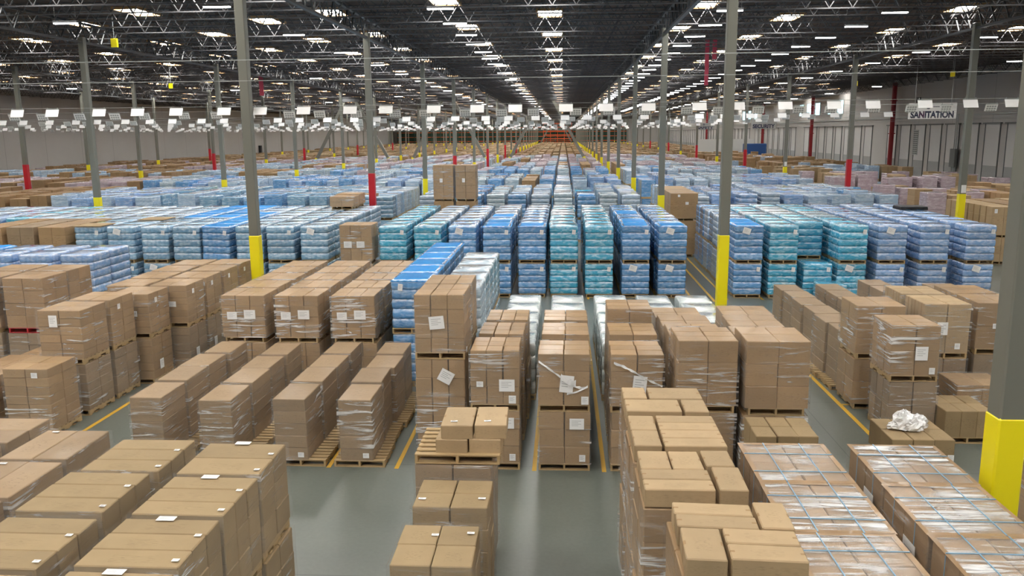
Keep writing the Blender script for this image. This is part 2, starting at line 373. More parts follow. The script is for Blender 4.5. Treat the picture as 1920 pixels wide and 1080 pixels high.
# roof girders along the column lines
def girder_mesh():
    g = Geo(); L_ = PITCH_Y
    g.box(-0.09, 0, Z_D-1.05, 0.09, L_, Z_D-0.95); g.box(-0.09, 0, Z_D-0.1, 0.09, L_, Z_D)
    n = 14
    for k in range(n):
        a, b = L_*k/n, L_*(k+0.5)/n
        g.bar((0, a, Z_D-0.1), (0, b, Z_D-1.0), 0.06); g.bar((0, b, Z_D-1.0), (0, L_*(k+1)/n, Z_D-0.1), 0.06)
    return g.mesh('roof_girder', MAT['girder'])
gm = girder_mesh()
for X in LINES:
    for n in range(-1, 20): struct(inst('roof_girder', gm, None, (X, ROW0 + (n-1)*PITCH_Y, 0)), 'dark open-web girder running over the column line', 'girder')
# roof joists across
def joist_mesh(w, panel=1.0):
    g = Geo(); zt, zb = Z_D+0.22, Z_D-0.62
    g.box(0, -0.045, zb, w, 0.045, zb+0.05); g.box(0, -0.045, zt-0.05, w, 0.045, zt)
    n = int(round(w/panel))
    for k in range(n):
        a, b, c = w*k/n, w*(k+0.5)/n, w*(k+1)/n
        g.bar((a, 0, zt-0.03), (b, 0, zb+0.03), 0.035); g.bar((b, 0, zb+0.03), (c, 0, zt-0.03), 0.035)
    return g.mesh('roof_joist', MAT['joist'])
edges = [X_L] + LINES + [X_R]
jm = [joist_mesh(edges[i+1]-edges[i]) for i in range(len(edges)-1)]
JP = 2.3
ny = int((Y_F-20)/JP)
for k in range(ny):
    Y = 17.9 + k*JP
    for i in range(len(edges)-1):
        if Y > 200 and k % 2: continue
        if abs(edges[i+1]) / max(Y, 1) > 0.95 and abs(edges[i]) / max(Y, 1) > 0.95: continue
        struct(inst('roof_joist', jm[i], None, (edges[i], Y, 0)), 'dark open-web roof joist spanning between girders', 'joist')
# skylights (panel glowing with daylight, curb round it)
g = Geo(); g.box(-0.6, 0, Z_D+0.235, 0.6, 2.3, Z_D+0.245); sky_me = g.mesh('skylight', MAT['sky'])
g = Geo()
for x0, y0, x1, y1 in ((-0.68, -0.08, 0.68, 0), (-0.68, 2.3, 0.68, 2.38), (-0.68, 0, -0.6, 2.3), (0.6, 0, 0.68, 2.3)): g.box(x0, y0, Z_D+0.13, x1, y1, Z_D+0.25)
curb_me = g.mesh('curb', MAT['curb'])
SKY = [(-61, 50), (-54, 44.5), (-47, 48.5), (-40, 46), (-33.4, 51), (-26, 44.3), (-20.9, 40.2), (-15.8, 44.0), (-11.6, 41.5), (-5.5, 38.7),
       (-0.7, 43.2), (6.75, 41), (12.0, 46.2), (20.2, 43.8), (27.5, 53.0), (34, 48), (39.6, 52)]
nsky = 0
for X, Y0 in SKY:
    Y = Y0 - 9.3*6
    while Y < Y_F - 8:
        if Y > Y_N + 2 and not (X > 33 and 66 < Y < 112):
            o = empty('skylight_window', (X, Y, 0)); tag(o, 'bright white rectangular skylight set between the dark joists', 'skylight', 'roof skylights', 'structure')
            inst('pane', sky_me, o); inst('curb', curb_me, o); nsky += 1
        Y += 9.3 if X != 39.6 else 18.6
# tube lights under the joists
g = Geo(); g.box(-0.48, -0.06, 10.98, 0.48, 0.06, 11.02); tube_me = g.mesh('tube', MAT['led'])
g = Geo(); g.box(-0.5, -0.075, 11.02, 0.5, 0.075, 11.10); g.box(-0.44, -0.004, 11.10, -0.432, 0.004, Z_D-0.6); g.box(0.432, -0.004, 11.10, 0.44, 0.004, Z_D-0.6)
house_me = g.mesh('housing', MAT['girder'])
LED = [(-46.5, 78, 34, 3), (-33, 84, 34, 3), (-20.0, 33.6, 34.4, 4), (-12.3, 30.1, 8.6, 14), (-4.5, 31.5, 4.15, 62), (6.3, 33.3, 4.3, 60), (12.9, 34.6, 4.36, 36), (21.1, 44.3, 7.8, 20), (33, 92, 16, 8), (30.5, 40, 4, 6)]  # last row is added, mostly out of view, to brighten the SANITATION sign
for X, Y0, p, n in LED:
    for k in range(n):
        if Y0+k*p > Y_F-10: break
        if X == -4.5 and ((Y0+k*p > 60 and k % 2) or (Y0+k*p > 130 and k % 4)): continue
        o = empty('tube_light', (X, Y0+k*p, 0))
        tag(o, 'glowing white tube light, %s back in the row %s metres %s of centre' % (nth(k), round(abs(X)), 'left' if X < 0 else 'right'), 'ceiling light', 'tube lights under the roof joists')
        inst('tube', tube_me, o); inst('housing', house_me, o)

# chevron braces
def brace(X0, X1, Y, name):
    o = empty('chevron_brace', ((X0+X1)/2, Y, 0)); tag(o, name, 'brace', 'big steel braces', 'structure')
    mid = 0; hw = (X1-X0)/2
    for s in (-1, 1):
        foot = Vector((s*(hw-0.5), 0, 0.2)); top = Vector((s*0.9, 0, Z_D-0.9)); cut = foot + (top-foot)*0.24
        g = Geo(); g.bar(foot, top, 0.42, 0.42); g.build('diagonal', MAT['column'], o)
        g = Geo(); g.bar(foot, cut, 0.46, 0.46); g.build('yellow_foot', MAT['yellow'], o)
    g = Geo(); g.box(-1.5, -0.3, Z_D-0.95, 1.5, 0.3, Z_D-0.2); g.build('gusset', MAT['girder'], o)
brace(LINES[3], LINES[4], ROW0+7*PITCH_Y, 'big grey V brace with yellow feet in the middle bay')
brace(LINES[2], LINES[3], ROW0+7*PITCH_Y, 'big grey V brace with yellow feet left of the middle bay')
brace(LINES[1], LINES[2], ROW0+7*PITCH_Y, 'big grey V brace with yellow feet second left of the middle bay')
brace(LINES[3], LINES[4], ROW0+17*PITCH_Y, 'distant grey V brace in front of the orange racks')

# right wall: dock doors, tracks, red pipes, windows, electric box
dw, dh, th = 2.75, 3.0, 7.0
d_me = Geo(); d_me.box(-0.06, 0, 0, -0.02, dw, dh)
for k in (1, 2, 3): d_me.box(-0.075, 0, dh*k/4-0.03, -0.055, dw, dh*k/4+0.03)
d_me.box(-0.08, dw*0.35, 0.75, -0.055, dw*0.42, 1.35); d_me.box(-0.08, dw*0.55, 0.75, -0.055, dw*0.62, 1.35)
d_mesh = d_me.mesh('leaf', MAT['doorgrey'])
g = Geo(); g.box(-0.05, 0, dh, -0.01, dw, th); up_mesh = g.mesh('upper_wall_panel', MAT['door'])
g = Geo(); g.box(-0.1, -0.09, 0, 0, 0, th+0.1); g.box(-0.1, dw, 0, 0, dw+0.09, th+0.1); g.box(-0.22, -0.3, th, 0, dw+0.3, th+0.14)
tr_mesh = g.mesh('track', MAT['track'])
g = Geo(); g.box(-0.35, -0.75, 0, 0, -0.45, 1.1); bol_mesh = g.mesh('dock_bollard', MAT['yellow'])
nd = 0
Y = 58.0; k = 0
while Y < 330:
    if k % 9 not in (4,):
        o = empty('dock_door', (X_R, Y, 0)); tag(o, 'white loading dock door with grey lower panels, %s from the near end' % nth(nd), 'door', 'loading dock doors', 'structure')
        inst('leaf', d_mesh, o); inst('upper_wall_panel', up_mesh, o); inst('track', tr_mesh, o); inst('dock_bollard', bol_mesh, o); nd += 1
    Y += 4.15; k += 1
g = Geo(); g.box(X_R-0.22, 50, th+0.9, X_R-0.02, 330, th+1.02); g.build('trim_1', MAT['cable']); struct(bpy.data.objects['trim_1'], 'grey conduit running along the right wall above the doors', 'conduit')
for i, Y in enumerate((107.5, 141.5, 175.5, 209, 243)):
    g = Geo(); n = 12; r = 0.28
    g.rings([[(r*math.cos(a*2*math.pi/n), r*math.sin(a*2*math.pi/n), z) for a in range(n)] for z in (0, Z_D-0.1)])
    for z in (2.0, 6.0, 10.0): g.box(-0.32, -0.32, z, 0.32, 0.32, z+0.12)
    o = g.build('riser_pipe', MAT['riser'], None, (X_R-0.75, Y, 0)); tag(o, 'tall dark red riser pipe on the right wall, %s from the near end' % nth(i), 'pipe', 'red riser pipes')
for i, (Y, z0) in enumerate([(128.5, 9.0), (133, 9.0), (139.8, 9.0), (144.5, 9.0), (149, 9.0), (184, 9.0), (190, 9.0), (196, 9.0)]):
    o = empty('window_%d' % (i+1), (X_R, Y, z0)); struct(o, 'small bright daylight window high on the right wall', 'window')
    g = Geo(); g.box(-0.05, 0, 0, -0.02, 2.6, 1.9); g.build('pane', MAT['pane'], o)
    g = Geo()
    for b in ((-0.1, -0.1, -0.1, 0, 0, 2.0), (-0.1, 2.6, -0.1, 0, 2.7, 2.0), (-0.1, 0, -0.1, 0, 2.6, 0), (-0.1, 0, 1.9, 0, 2.6, 2.0)): g.box(*b)
    g.build('frame', MAT['cable'], o)
o = empty('electric_box', (X_R-0.3, 90.5, 2.6)); tag(o, 'dark grey electric box with conduits between dock doors', 'electric box')
g = Geo(); g.cham(-0.3, 0, 0, 0, 1.2, 1.9, 0.04); g.build('cabinet', MAT['track'], o)
g = Geo(); g.box(-0.2, 0.2, 1.9, -0.1, 0.3, 5.5); g.box(-0.2, 0.6, 1.9, -0.1, 0.7, 5.5); g.box(-0.2, 0.4, -2.6, -0.1, 0.5, 0); g.box(-0.2, 0.8, -2.6, -0.1, 0.9, 0); g.build('conduit', MAT['cable'], o)
o = empty('wall_louver', (X_R, 101.2, 3.6)); tag(o, 'grey louvre panel on the right wall beside the red pipe', 'vent')
g = Geo(); g.box(-0.1, 0, 0, 0, 1.3, 2.9); g.build('louver_frame', MAT['cable'], o)
g = Geo()
for q in range(12): g.box(-0.14, 0.1, 0.12+q*0.23, -0.09, 1.2, 0.22+q*0.23)
g.build('louver_blades', MAT['track'], o)
g = Geo(); g.box(-0.15, 0, 0, 0, 1.0, 1.2); tag(g.build('fan_bracket', MAT['black'], None, (X_R, 101.4, 9.0)), 'small dark bracket on the right wall beside the red pipe', 'bracket')
g = Geo(); g.cham(0, -0.5, 0, 0.5, 0.5, 1.6, 0.05); tag(g.build('speaker_box', MAT['black'], None, (X_L+0.03, 190, 2.6)), 'black box fixed on the left wall', 'box')

# white office partition and blue bin far right
g = Geo(); g.box(26.0, 168, 0, 37.5, 168.3, 5.0); struct(g.build('wall_office', MAT['partition']), 'white office partition far back at right', 'wall')
g = Geo(); g.cham(34.0, 160, 0, 38, 162, 4.2, 0.1); tag(g.build('roll_off_bin', MAT['bluebin']), 'dark blue bin far back in front of white partition', 'bin')

# end racks: orange beams on green uprights
for i in range(26):
    X = -68 + i*3.6
    if X > 27: break
    o = empty('pallet_rack', (X, Y_F-4, 0)); tag(o, 'orange beamed pallet rack bay at the far wall, %s from the left' % nth(i), 'rack', 'racks along the far wall')
    g = Geo()
    for x in (0, 3.4):
        for y in (0, 1.1): g.box(x, y, 0, x+0.14, y+0.12, 10.2)
    g.build('upright', MAT['rackgreen'], o)
    for z in (3.2, 5.0, 6.8, 8.6):
        g = Geo(); g.box(0.14, 0, z, 3.4, 0.1, z+0.26); g.box(0.14, 1.1, z, 3.4, 1.2, z+0.26); g.build('beam', MAT['rackorange'], o)
    g = Geo(); g.box(0.1, 1.4, 0, 3.5, 1.5, 9.8); g.build('back_mesh', MAT['rackgreen'], o)
for i, z in enumerate((2.5, 4.0, 5.5, 7.0, 8.5, 10)):
    g = Geo(); g.box(-8, -0.3, 0, 3.4, 0, 0.35)
    for q in range(5): g.box(-8+q*2.8, -0.25, -1.12, -7.8+q*2.8, -0.05, 0)
    tag(g.build('rack_beam', MAT['rackorange'], None, (0, Y_F-8, z)), 'orange rack level near the middle of the far wall, %s from the floor' % nth(i), 'rack beam', 'orange mezzanine levels')

# cables across the hall at each cross aisle
Z_W = 7.42
def cable_mesh():
    g = Geo(); n = 8; r = 0.0045
    for k in range(n):
        x0, x1 = X_L+0.15 + (X_R-X_L-0.3)*k/n, X_L+0.15 + (X_R-X_L-0.3)*(k+1)/n
        g.bar((x0, 0, 0), (x1, 0, 0), 2*r)
    return g.mesh('cable', MAT['cable'])
cm_ = cable_mesh()
WROWS = [(9.35+0.17+17*k, 13.1+17*k if k == 0 else 31.7+17*(k-1)) for k in range(0, 19)]
for k, (a, b) in enumerate(WROWS):
    for q, Y in enumerate((a, b)):
        tag(inst('cable', cm_, None, (0, Y, Z_W - (0.07 if k == 0 else 0))), 'thin grey cable strung across the hall on the %s side of the %s cross aisle' % (('near', 'far')[q], nth(k)), 'cable', 'cables over the cross aisles')
# slot placards hung on the cables
def placard_meshes():
    w, h = 0.43, 0.26
    t = math.radians(24)
    def panel(sgn, mat, frame):
        g = Geo(); dy, dz = math.sin(t)*h, -math.cos(t)*h
        a = Vector((0, 0, -0.03)); b = Vector((0, sgn*dy, -0.03+dz)); nrm = Vector((0, -sgn*dz, dy)).normalized() if False else Vector((0, 0, 1)).cross(Vector((1, 0, 0)))
        d = (b-a).normalized(); nn = Vector((1, 0, 0)).cross(d).normalized()*0.006
        for u in (0,):
            bi = len(g.v)
            for s in (-1, 1):
                for (x, e) in ((-w/2, a), (w/2, a), (w/2, b), (-w/2, b)):
                    p = e + nn*s; g.v.append((x, p.y, p.z))
            g.f += [(bi, bi+1, bi+2, bi+3), (bi+7, bi+6, bi+5, bi+4), (bi, bi+4, bi+5, bi+1), (bi+1, bi+5, bi+6, bi+2), (bi+2, bi+6, bi+7, bi+3), (bi+3, bi+7, bi+4, bi)]
            g.m += [0]*6
        return g, a, d, nn
    out = []
    g, a, d, nn = panel(-1, None, False); out.append(g.mesh('board', MAT['panel']))
    g = Geo()
    for x in (-w/2+0.05, w/2-0.05): g.box(x-0.006, -0.01, -0.035, x+0.006, 0.01, 0.03)
    g.box(-w/2, -0.012, -0.04, w/2, 0.012, -0.02); out.append(g.mesh('hanger', MAT['cable']))
    g, a, d, nn = panel(1, None, False); out.append(g.mesh('board', MAT['panel']))
    g = Geo()                                                         # rows of code marks on the face
    for r_ in range(3):
        for c_ in range(4):
            p = a + d*(0.05+r_*0.085) ; q = a + d*(0.11+r_*0.085)
            x0 = -w/2+0.05+c_*0.088; x1 = x0+0.07
            for sgn in (1, -1):
                bi = len(g.v); off = nn*sgn*1.5
                g.v += [(x0, (p+off).y, (p+off).z), (x1, (p+off).y, (p+off).z), (x1, (q+off).y, (q+off).z), (x0, (q+off).y, (q+off).z)]
                g.f.append((bi, bi+1, bi+2, bi+3) if sgn > 0 else (bi+3, bi+2, bi+1, bi)); g.m.append(0)
    out.append(g.mesh('code_marks', MAT['panelgrey']))
    return out
PB, PH, PG, PC = placard_meshes()
SLOT = 1.365
far_pl = []
cnt = 0
for k in range(1, 12):
    for q in (0, 1):
        Y = WROWS[k][q]
        for s in range(-50, 31):
            X = -0.02 + s*SLOT + (0.38 if q else 0) + 0.12*math.sin(s*2.3+k)
            if X < X_L+1 or X > 16.6: continue
            px = (X + math.tan(YAW)*Y) / Y
            if abs(px) > 0.66: continue
            if abs((X - LINES[0]) % 15.05) < 0.35: continue
            if (q and k > 3 and (s*7+k*3) % 5 < 3) or (q == 0 and k > 2 and (s*5+k) % 7 == 0) or k > 9: continue
            cnt += 1
            if cnt <= 300:
                o = empty('slot_placard', (X, Y, Z_W))
                lane = '%s %s of the middle' % (nth(abs(s)), 'left' if s < 0 else 'right') if s else 'middle one'
                if q == 0:
                    tag(o, 'white slot placard on cable over %s cross aisle, %s' % (nth(k), lane), 'placard', 'white slot placards'); inst('board', PB, o); inst('hanger', PH, o)
                else:
                    tag(o, 'grey coded slot placard on cable past %s cross aisle, %s' % (nth(k), lane), 'placard', 'grey coded slot placards'); inst('board', PG, o); inst('hanger', PH, o); inst('code_marks', PC, o)
            else: far_pl.append((X, Y, q))
def replicate(name, parts, label, cat, mats):
    """parts: list of (vertex array, face list, material index list, offsets Nx3)"""
    V, Fc, Mi = [], [], []; base = 0
    for v, f, mi, offs in parts:
        v = np.array(v, dtype=np.float32)
        for off in offs:
            V.append(v + np.array(off, dtype=np.float32)); Fc += [tuple(i+base for i in ff) for ff in f]; Mi += mi; base += len(v)
    me = bpy.data.meshes.new(name); me.from_pydata(np.concatenate(V).tolist(), [], Fc)
    for m in mats: me.materials.append(m)
    me.polygons.foreach_set('material_index', Mi); me.update()
    return tag(inst(name, me), label, cat, kind='stuff')
def mdata(me): return [tuple(v.co) for v in me.vertices], [tuple(p.vertices) for p in me.polygons]
vb, fb = mdata(PB); vg, fg = mdata(PG); vc, fc_ = mdata(PC)
replicate('slot_placard', [(vb, fb, [0]*len(fb), [(x, y, Z_W) for x, y, q in far_pl if q == 0]), (vg, fg, [0]*len(fg), [(x, y, Z_W) for x, y, q in far_pl if q]),
          (vc, fc_, [1]*len(fc_), [(x, y, Z_W) for x, y, q in far_pl if q])], 'mass of small distant slot placards over the far cross aisles', 'placard', [MAT['panel'], MAT['panelgrey']])

# hanging department signs
def sign(word, X, Y, z, w, h, mat, ink, label, first=None):
    o = empty('hanging_sign', (X, Y, z)); tag(o, label, 'sign', 'department signs')
    g = Geo(); g.box(-w/2, -0.02, -h, w/2, 0.02, 0); g.build('board', mat, o)
    g = Geo(); g.box(-w*0.38, -0.012, 0, -w*0.38+0.024, 0.012, Z_D-z); g.box(w*0.38, -0.012, 0, w*0.38+0.024, 0.012, Z_D-z); g.build('hanger_wire', MAT['cable'], o)
    cu = bpy.data.curves.new('lettering', 'FONT'); cu.body = word; cu.size = 1.0; cu.align_x = 'LEFT'; cu.offset = 0.042; cu.extrude = 0.006
    t = bpy.data.objects.new('lettering', cu); C.objects.link(t); t.data.materials.append(ink)
    bpy.context.view_layer.update()
    bw, bh = t.dimensions.x, t.dimensions.y
    t.scale = (w*0.90/bw, h*0.44/bh, 1); t.rotation_euler = (math.pi/2, 0, 0); t.location = (-w*0.455, -0.03, -h*0.92); 
    if first is not None:                                            # third letter in plum
        t.data.materials.append(MAT['plum']); t.data.body_format[2].material_index = 1
    bpy.context.view_layer.update()
    me = bpy.data.meshes.new_from_object(t.evaluated_get(bpy.context.evaluated_depsgraph_get()))
    q = inst('lettering', me, o, t.location); q.rotation_euler = t.rotation_euler; q.scale = t.scale
    bpy.data.objects.remove(t)
    g = Geo(); n = 20; cx, cz, rx, rz = -w*0.09, -h*0.24, h*0.155, h*0.135
    up = [(cx+rx*math.cos(a), -0.03, cz+rz*math.sin(a)) for a in [math.radians(22+i*(170/n)) for i in range(n+1)]]
    lo = [(cx+rx*math.cos(a), -0.03, cz+rz*math.sin(a)) for a in [math.radians(222+i*(165/n)) for i in range(n+1)]]
    for ring in (up, lo):
        b = len(g.v); g.v += ring + [(x, -0.022, z_) for x, _, z_ in ring]; m_ = len(ring)
        g.f.append(tuple(b+m_-1-i for i in range(m_))); g.m.append(0)
        for i in range(m_): j = (i+1) % m_; g.f.append((b+i, b+j, b+m_+j, b+m_+i)); g.m.append(0)
    x = cx + rx*1.15
    for i in range(7): g.box(x, -0.03, cz-h*0.02, x+w*0.018, -0.021, cz+h*0.03); x += w*0.025
    g.build('emblem', ink, o)
sign('SANITATION', 29.6, 70.0, 8.6, 3.75, 1.25, MAT['panel'], MAT['navy'], 'white hanging sign reading SANITATION in front of the right wall', first=True)
sign('SECURITY', 30.8, 132.0, 8.3, 3.7, 1.45, MAT['signshade'], MAT['navy'], 'shade-painted white hanging sign reading SECURITY farther back')
sign('SAFETY', 32.2, 194.0, 8.4, 4.0, 1.4, MAT['signshade'], MAT['navy'], 'shade-painted white hanging sign reading SAFETY farthest back')
# small yellow hanging signs, red banners
for i, (X, Y, z) in enumerate([(30.5, 69, 11.0), (25.6, 76.5, 10.75), (-22.3, 41.5, 11.3), (-34, 72, 11.0)]):
    o = empty('aisle_tag', (X, Y, z)); tag(o, 'small yellow hanging tag under the roof, ' + ['nearest the SANITATION sign', 'right of the third far column', 'beside a skylight at upper left', 'above the left wall'][i], 'tag', 'yellow hanging tags')
    g = Geo(); g.cham(-0.17, -0.06, -0.42, 0.17, 0.06, 0, 0.02); g.build('tag_box', MAT['yellow'], o)
    g = Geo(); g.box(-0.01, -0.01, 0, 0.01, 0.01, Z_D-z); g.build('wire', MAT['cable'], o)
for i, (X, Y, z0, z1, w) in enumerate([(9.25, 56, 9.45, 12.3, 0.25), (9.72, 56, 11.1, 12.3, 0.27), (-29.6, 82, 10.35, 12.2, 0.42)]):
    g = Geo(); n = 10
    rr = []
    for k in range(n+1):
        z = z1 + (z0-z1)*k/n; s = 0.006*math.sin(k*1.3+i)
        rr.append([(-w/2+s, -0.03, z), (w/2+s, -0.03, z), (w/2+s, 0.03, z), (-w/2+s, 0.03, z)])
    g.rings(rr[::-1])
    o = g.build('hanging_banner', MAT['banner'], None, (X, Y, 0)); tag(o, ['longer red cloth strip hanging from the roof right of centre', 'shorter red cloth strip hanging beside the longer one', 'red cloth strip hanging from the roof at left'][i], 'banner', 'red hanging strips')

# yellow floor lines
def line(x0, y0, x1, y1, w, i):
    g = Geo(); d = Vector((x1-x0, y1-y0, 0)).normalized(); a = Vector((-d.y, d.x, 0))*w/2
    b = 0; z = 0.004
    p, q = Vector((x0, y0, 0)), Vector((x1, y1, 0))
    g.v = [tuple(p-a)[:2]+(z,), tuple(p+a)[:2]+(z,), tuple(q+a)[:2]+(z,), tuple(q-a)[:2]+(z,)] ; g.v += [(x, y, 0.0005) for x, y, _ in g.v]
    g.f = [(3, 2, 1, 0), (0, 1, 5, 4), (1, 2, 6, 5), (2, 3, 7, 6), (3, 0, 4, 7)]; g.m = [0]*5
    struct(g.build('floor_line', MAT['line']), 'yellow painted line on the concrete floor between pallet lanes', 'floor marking')
for s in range(-11, 4):
    if s in (-8, -7): continue
    X = -0.55 + s*1.365
    line(X, 15.3, X, 26.2, 0.085, s)
line(6.68, 13, 6.68, 31, 0.1, 0); line(-10.75, 16.2, -10.75, 26, 0.1, 0); line(6.68, 19.6, 7.6, 19.6, 0.08, 0)
for s in range(-30, 14):
    X = -0.35 + s*1.365
    line(X, 32.4, X, 43.5, 0.085, s)
line(5.9, 32, 5.9, 60, 0.1, 0)

# ------------------------------------------------------------------ pallet loads
CACHE = {}
def cached(key, fn):
    if key not in CACHE: CACHE[key] = fn()
    return CACHE[key]
PAL_H = 0.14
def pallet_mesh(w, d, red=None):
    """open-deck timber pallet: three stringers with notches, top and bottom boards"""
    def mk():
        g = Geo()
        for x in (-w/2, -0.02, w/2-0.04):
            for y0, y1, z0 in ((-d/2, -d*0.34, 0.018), (-d*0.34, -d*0.14, 0.06), (-d*0.14, d*0.14, 0.018), (d*0.14, d*0.34, 0.06), (d*0.34, d/2, 0.018)):
                g.box(x, y0, z0, x+0.04, y1, 0.12)
        n = 7; bw = 0.095
        for k in range(n):
            y = -d/2 + (d-bw)*k/(n-1); g.box(-w/2, y, 0.12, w/2, y+bw, 0.14)
        for k in (0, 0.25, 0.5, 0.75, 1):
            y = -d/2 + (d-bw)*k; g.box(-w/2, y, 0, w/2, y+bw, 0.018)
        return g.mesh('pallet', MAT[red or 'wood'])
    return cached(('pal', round(w, 2), round(d, 2), red), mk)
def carton_mesh(w, d, h, mat):
    def mk():
        g = Geo(); g.cham(-w/2, -d/2, 0, w/2, d/2, h, 0.011)
        return g.mesh('carton', MAT[mat])
    return cached(('car', round(w, 3), round(d, 3), round(h, 3), mat), mk)
def wrap_mesh(w, d, h, mat, top):
    def mk():
        g = Geo(); R_ = random.Random(int(w*100+d*1000+h*7)); e = 0.012
        nx, nz = 8, 10
        per = [(-w/2-e + (w+2*e)*i/nx, -d/2-e) for i in range(nx)] + [(w/2+e, -d/2-e + (d+2*e)*i/nx) for i in range(nx)] + \
              [(w/2+e - (w+2*e)*i/nx, d/2+e) for i in range(nx)] + [(-w/2-e, d/2+e - (d+2*e)*i/nx) for i in range(nx)]
        rr = []
        for k in range(nz+1):
            z = h*k/nz
            rr.append([(x*(1+R_.uniform(-0.004, 0.012)), y*(1+R_.uniform(-0.004, 0.012)), z + (R_.uniform(-0.02, 0.02) if 0 < k < nz else 0)) for x, y in per])
        g.rings(rr, cap=False)
        if top:
            b = len(g.v); g.v += [(-w/2-e, -d/2-e, h+0.006), (w/2+e, -d/2-e, h+0.006), (w/2+e, d/2+e, h+0.006), (-w/2-e, d/2+e, h+0.006)]
            g.f.append((b, b+1, b+2, b+3)); g.m.append(0)
        return g.mesh('stretch_wrap', MAT[mat], smooth=True)
    return cached(('wrap', round(w, 2), round(d, 2), round(h, 2), mat, top), mk)
def label_mesh(w, h):
    def mk():
        g = Geo(); g.box(-w/2, -0.004, -h/2, w/2, 0, h/2, 0)
        for k in range(4): g.box(-w*0.36, -0.005, h*(0.26-k*0.14), w*(0.1 if k % 2 else 0.3), -0.004, h*(0.295-k*0.14), 1)
        return g.mesh('paper_label', [MAT['label'], MAT['ink']])
    return cached(('lab', round(w, 2), round(h, 2)), mk)

def carton_load(X, Y, z0, w, d, H, nx, ny, nz, mat='tan', wrap='wrap', label=None, group='carton pallet loads', labels=(), pal=True, pw=None, pdx=0.0,
                jig=0.012, rz=None, top=False, red=None, loose=None, straps=False, cat='pallet load', wrap_h=1.0, simple_=False):
    """(X, Y) = near left corner of the carton stack. One thing: pallet, cartons, film, paper labels."""
    o = empty('carton_pallet_load', (X+w/2, Y+d/2, z0), random.uniform(-0.012, 0.012) if rz is None else rz)
    tag(o, label, cat, group)
    ph = PAL_H if pal else 0.0
    if pal: inst('pallet', pallet_mesh(pw or min(w, 1.016) if not pw else pw, min(d, 1.2), red), o, (pdx, 0, 0))
    ch = (H-ph)/nz; cw, cd = w/nx, d/ny
    if simple_:
        def mk():
            g = Geo()
            for k in range(nz):
                for i in range(nx):
                    for j in range(ny): g.cham(-w/2+i*cw+0.004, -d/2+j*cd+0.004, k*ch, -w/2+(i+1)*cw-0.004, -d/2+(j+1)*cd-0.004, (k+1)*ch-0.003, 0.012)
            return g.mesh('carton_stack', MAT[mat])
        inst('carton_stack', cached(('stack', round(w, 2), round(d, 2), round(H, 2), nx, ny, nz, mat), mk), o, (0, 0, ph))
    else:
        me = carton_mesh(cw-0.012, cd-0.012, ch-0.007, mat)
        for k in range(nz):
            for i in range(nx):
                for j in range(ny):
                    if 0 < i < nx-1 and 0 < j < ny-1 and k < nz-1: continue      # cartons buried inside the stack
                    inst('carton', me, o, (-w/2+(i+0.5)*cw+random.uniform(-jig, jig)*0.5, -d/2+(j+0.5)*cd+random.uniform(-jig, jig)*0.5, ph+k*ch), random.uniform(-jig, jig)*0.6)
    if wrap:
        inst('stretch_wrap', wrap_mesh(w+0.02, d+0.02, (H-ph)*wrap_h+0.02 if wrap_h == 1 else (H-ph)*wrap_h, wrap, top), o, (0, 0, ph-0.01))
    if straps:
        g = Geo(); e = 0.018; zt = H+0.012
        for x in (-w*0.22, w*0.22):
            g.box(x-0.006, -d/2-e, zt-0.003, x+0.006, d/2+e, zt+0.003); g.box(x-0.006, -d/2-e-0.004, 0.1, x+0.006, -d/2-e, zt)
        for y in (-d*0.27, d*0.2):
            g.box(-w/2-e, y-0.006, zt-0.003, w/2+e, y+0.006, zt+0.005); g.box(-w/2-e-0.004, y-0.006, 0.1, -w/2-e, y+0.006, zt)
        g.build('strap', MAT['strap'], o)
        g = Geo(); g.box(-w/2-0.03, -d/2-0.03, H, -w/2+0.03, d/2+0.03, H+0.006); g.box(w/2-0.03, -d/2-0.03, H, w/2+0.03, d/2+0.03, H+0.006)
        g.box(-w/2-0.03, d/2-0.03, H, w/2+0.03, d/2+0.03, H+0.0065); g.box(-w/2-0.03, -d/2-0.03, H, w/2+0.03, -d/2+0.03, H+0.0065)
        g.build('corner_board', MAT['brown'], o)
    for lb in labels:
        face, u, v, lw, lh = lb[:5]; tilt = lb[5] if len(lb) > 5 else 0.0
        me = label_mesh(lw, lh)
        p = inst('paper_label', me, o)
        if face == 'f': p.location = (-w/2+u*w, -d/2-0.03, ph+v*(H-ph)); p.rotation_euler = (0, tilt, 0)
        elif face == 'r': p.location = (w/2+0.03, -d/2+u*d, ph+v*(H-ph)); p.rotation_euler = (0, tilt, math.pi/2)
        elif face == 'l': p.location = (-w/2-0.03, -d/2+u*d, ph+v*(H-ph)); p.rotation_euler = (0, tilt, -math.pi/2)
        elif face == 't': p.location = (-w/2+u*w, -d/2+v*d, H+0.008); p.rotation_euler = (-math.pi/2, 0, tilt)
    return o

TW = ('lower tier', 'upper tier', 'top tier')
def stack(X, Y, tops, w, d, nx, ny, nzs, where, mat='tan', wrap='wrap', labs=((), ()), **kw):
    """one lane position: loads stacked one on another, tops = heights of their tops above the floor"""
    z = 0.0
    for i, t in enumerate(tops):
        tier = TW[i] if len(tops) > 1 else 'single tier'
        m = mat[i % len(mat)] if isinstance(mat, (list, tuple)) else mat
        wr = wrap[i % len(wrap)] if isinstance(wrap, (list, tuple)) else wrap
        carton_load(X + random.uniform(-0.02, 0.02), Y, z, w, d, t-z, nx, ny, nzs[i % len(nzs)], m, wr, 'brown carton load, %s, %s' % (tier, where), labels=labs[i] if i < len(labs) else (), **kw)
        z = t

P = 1.2
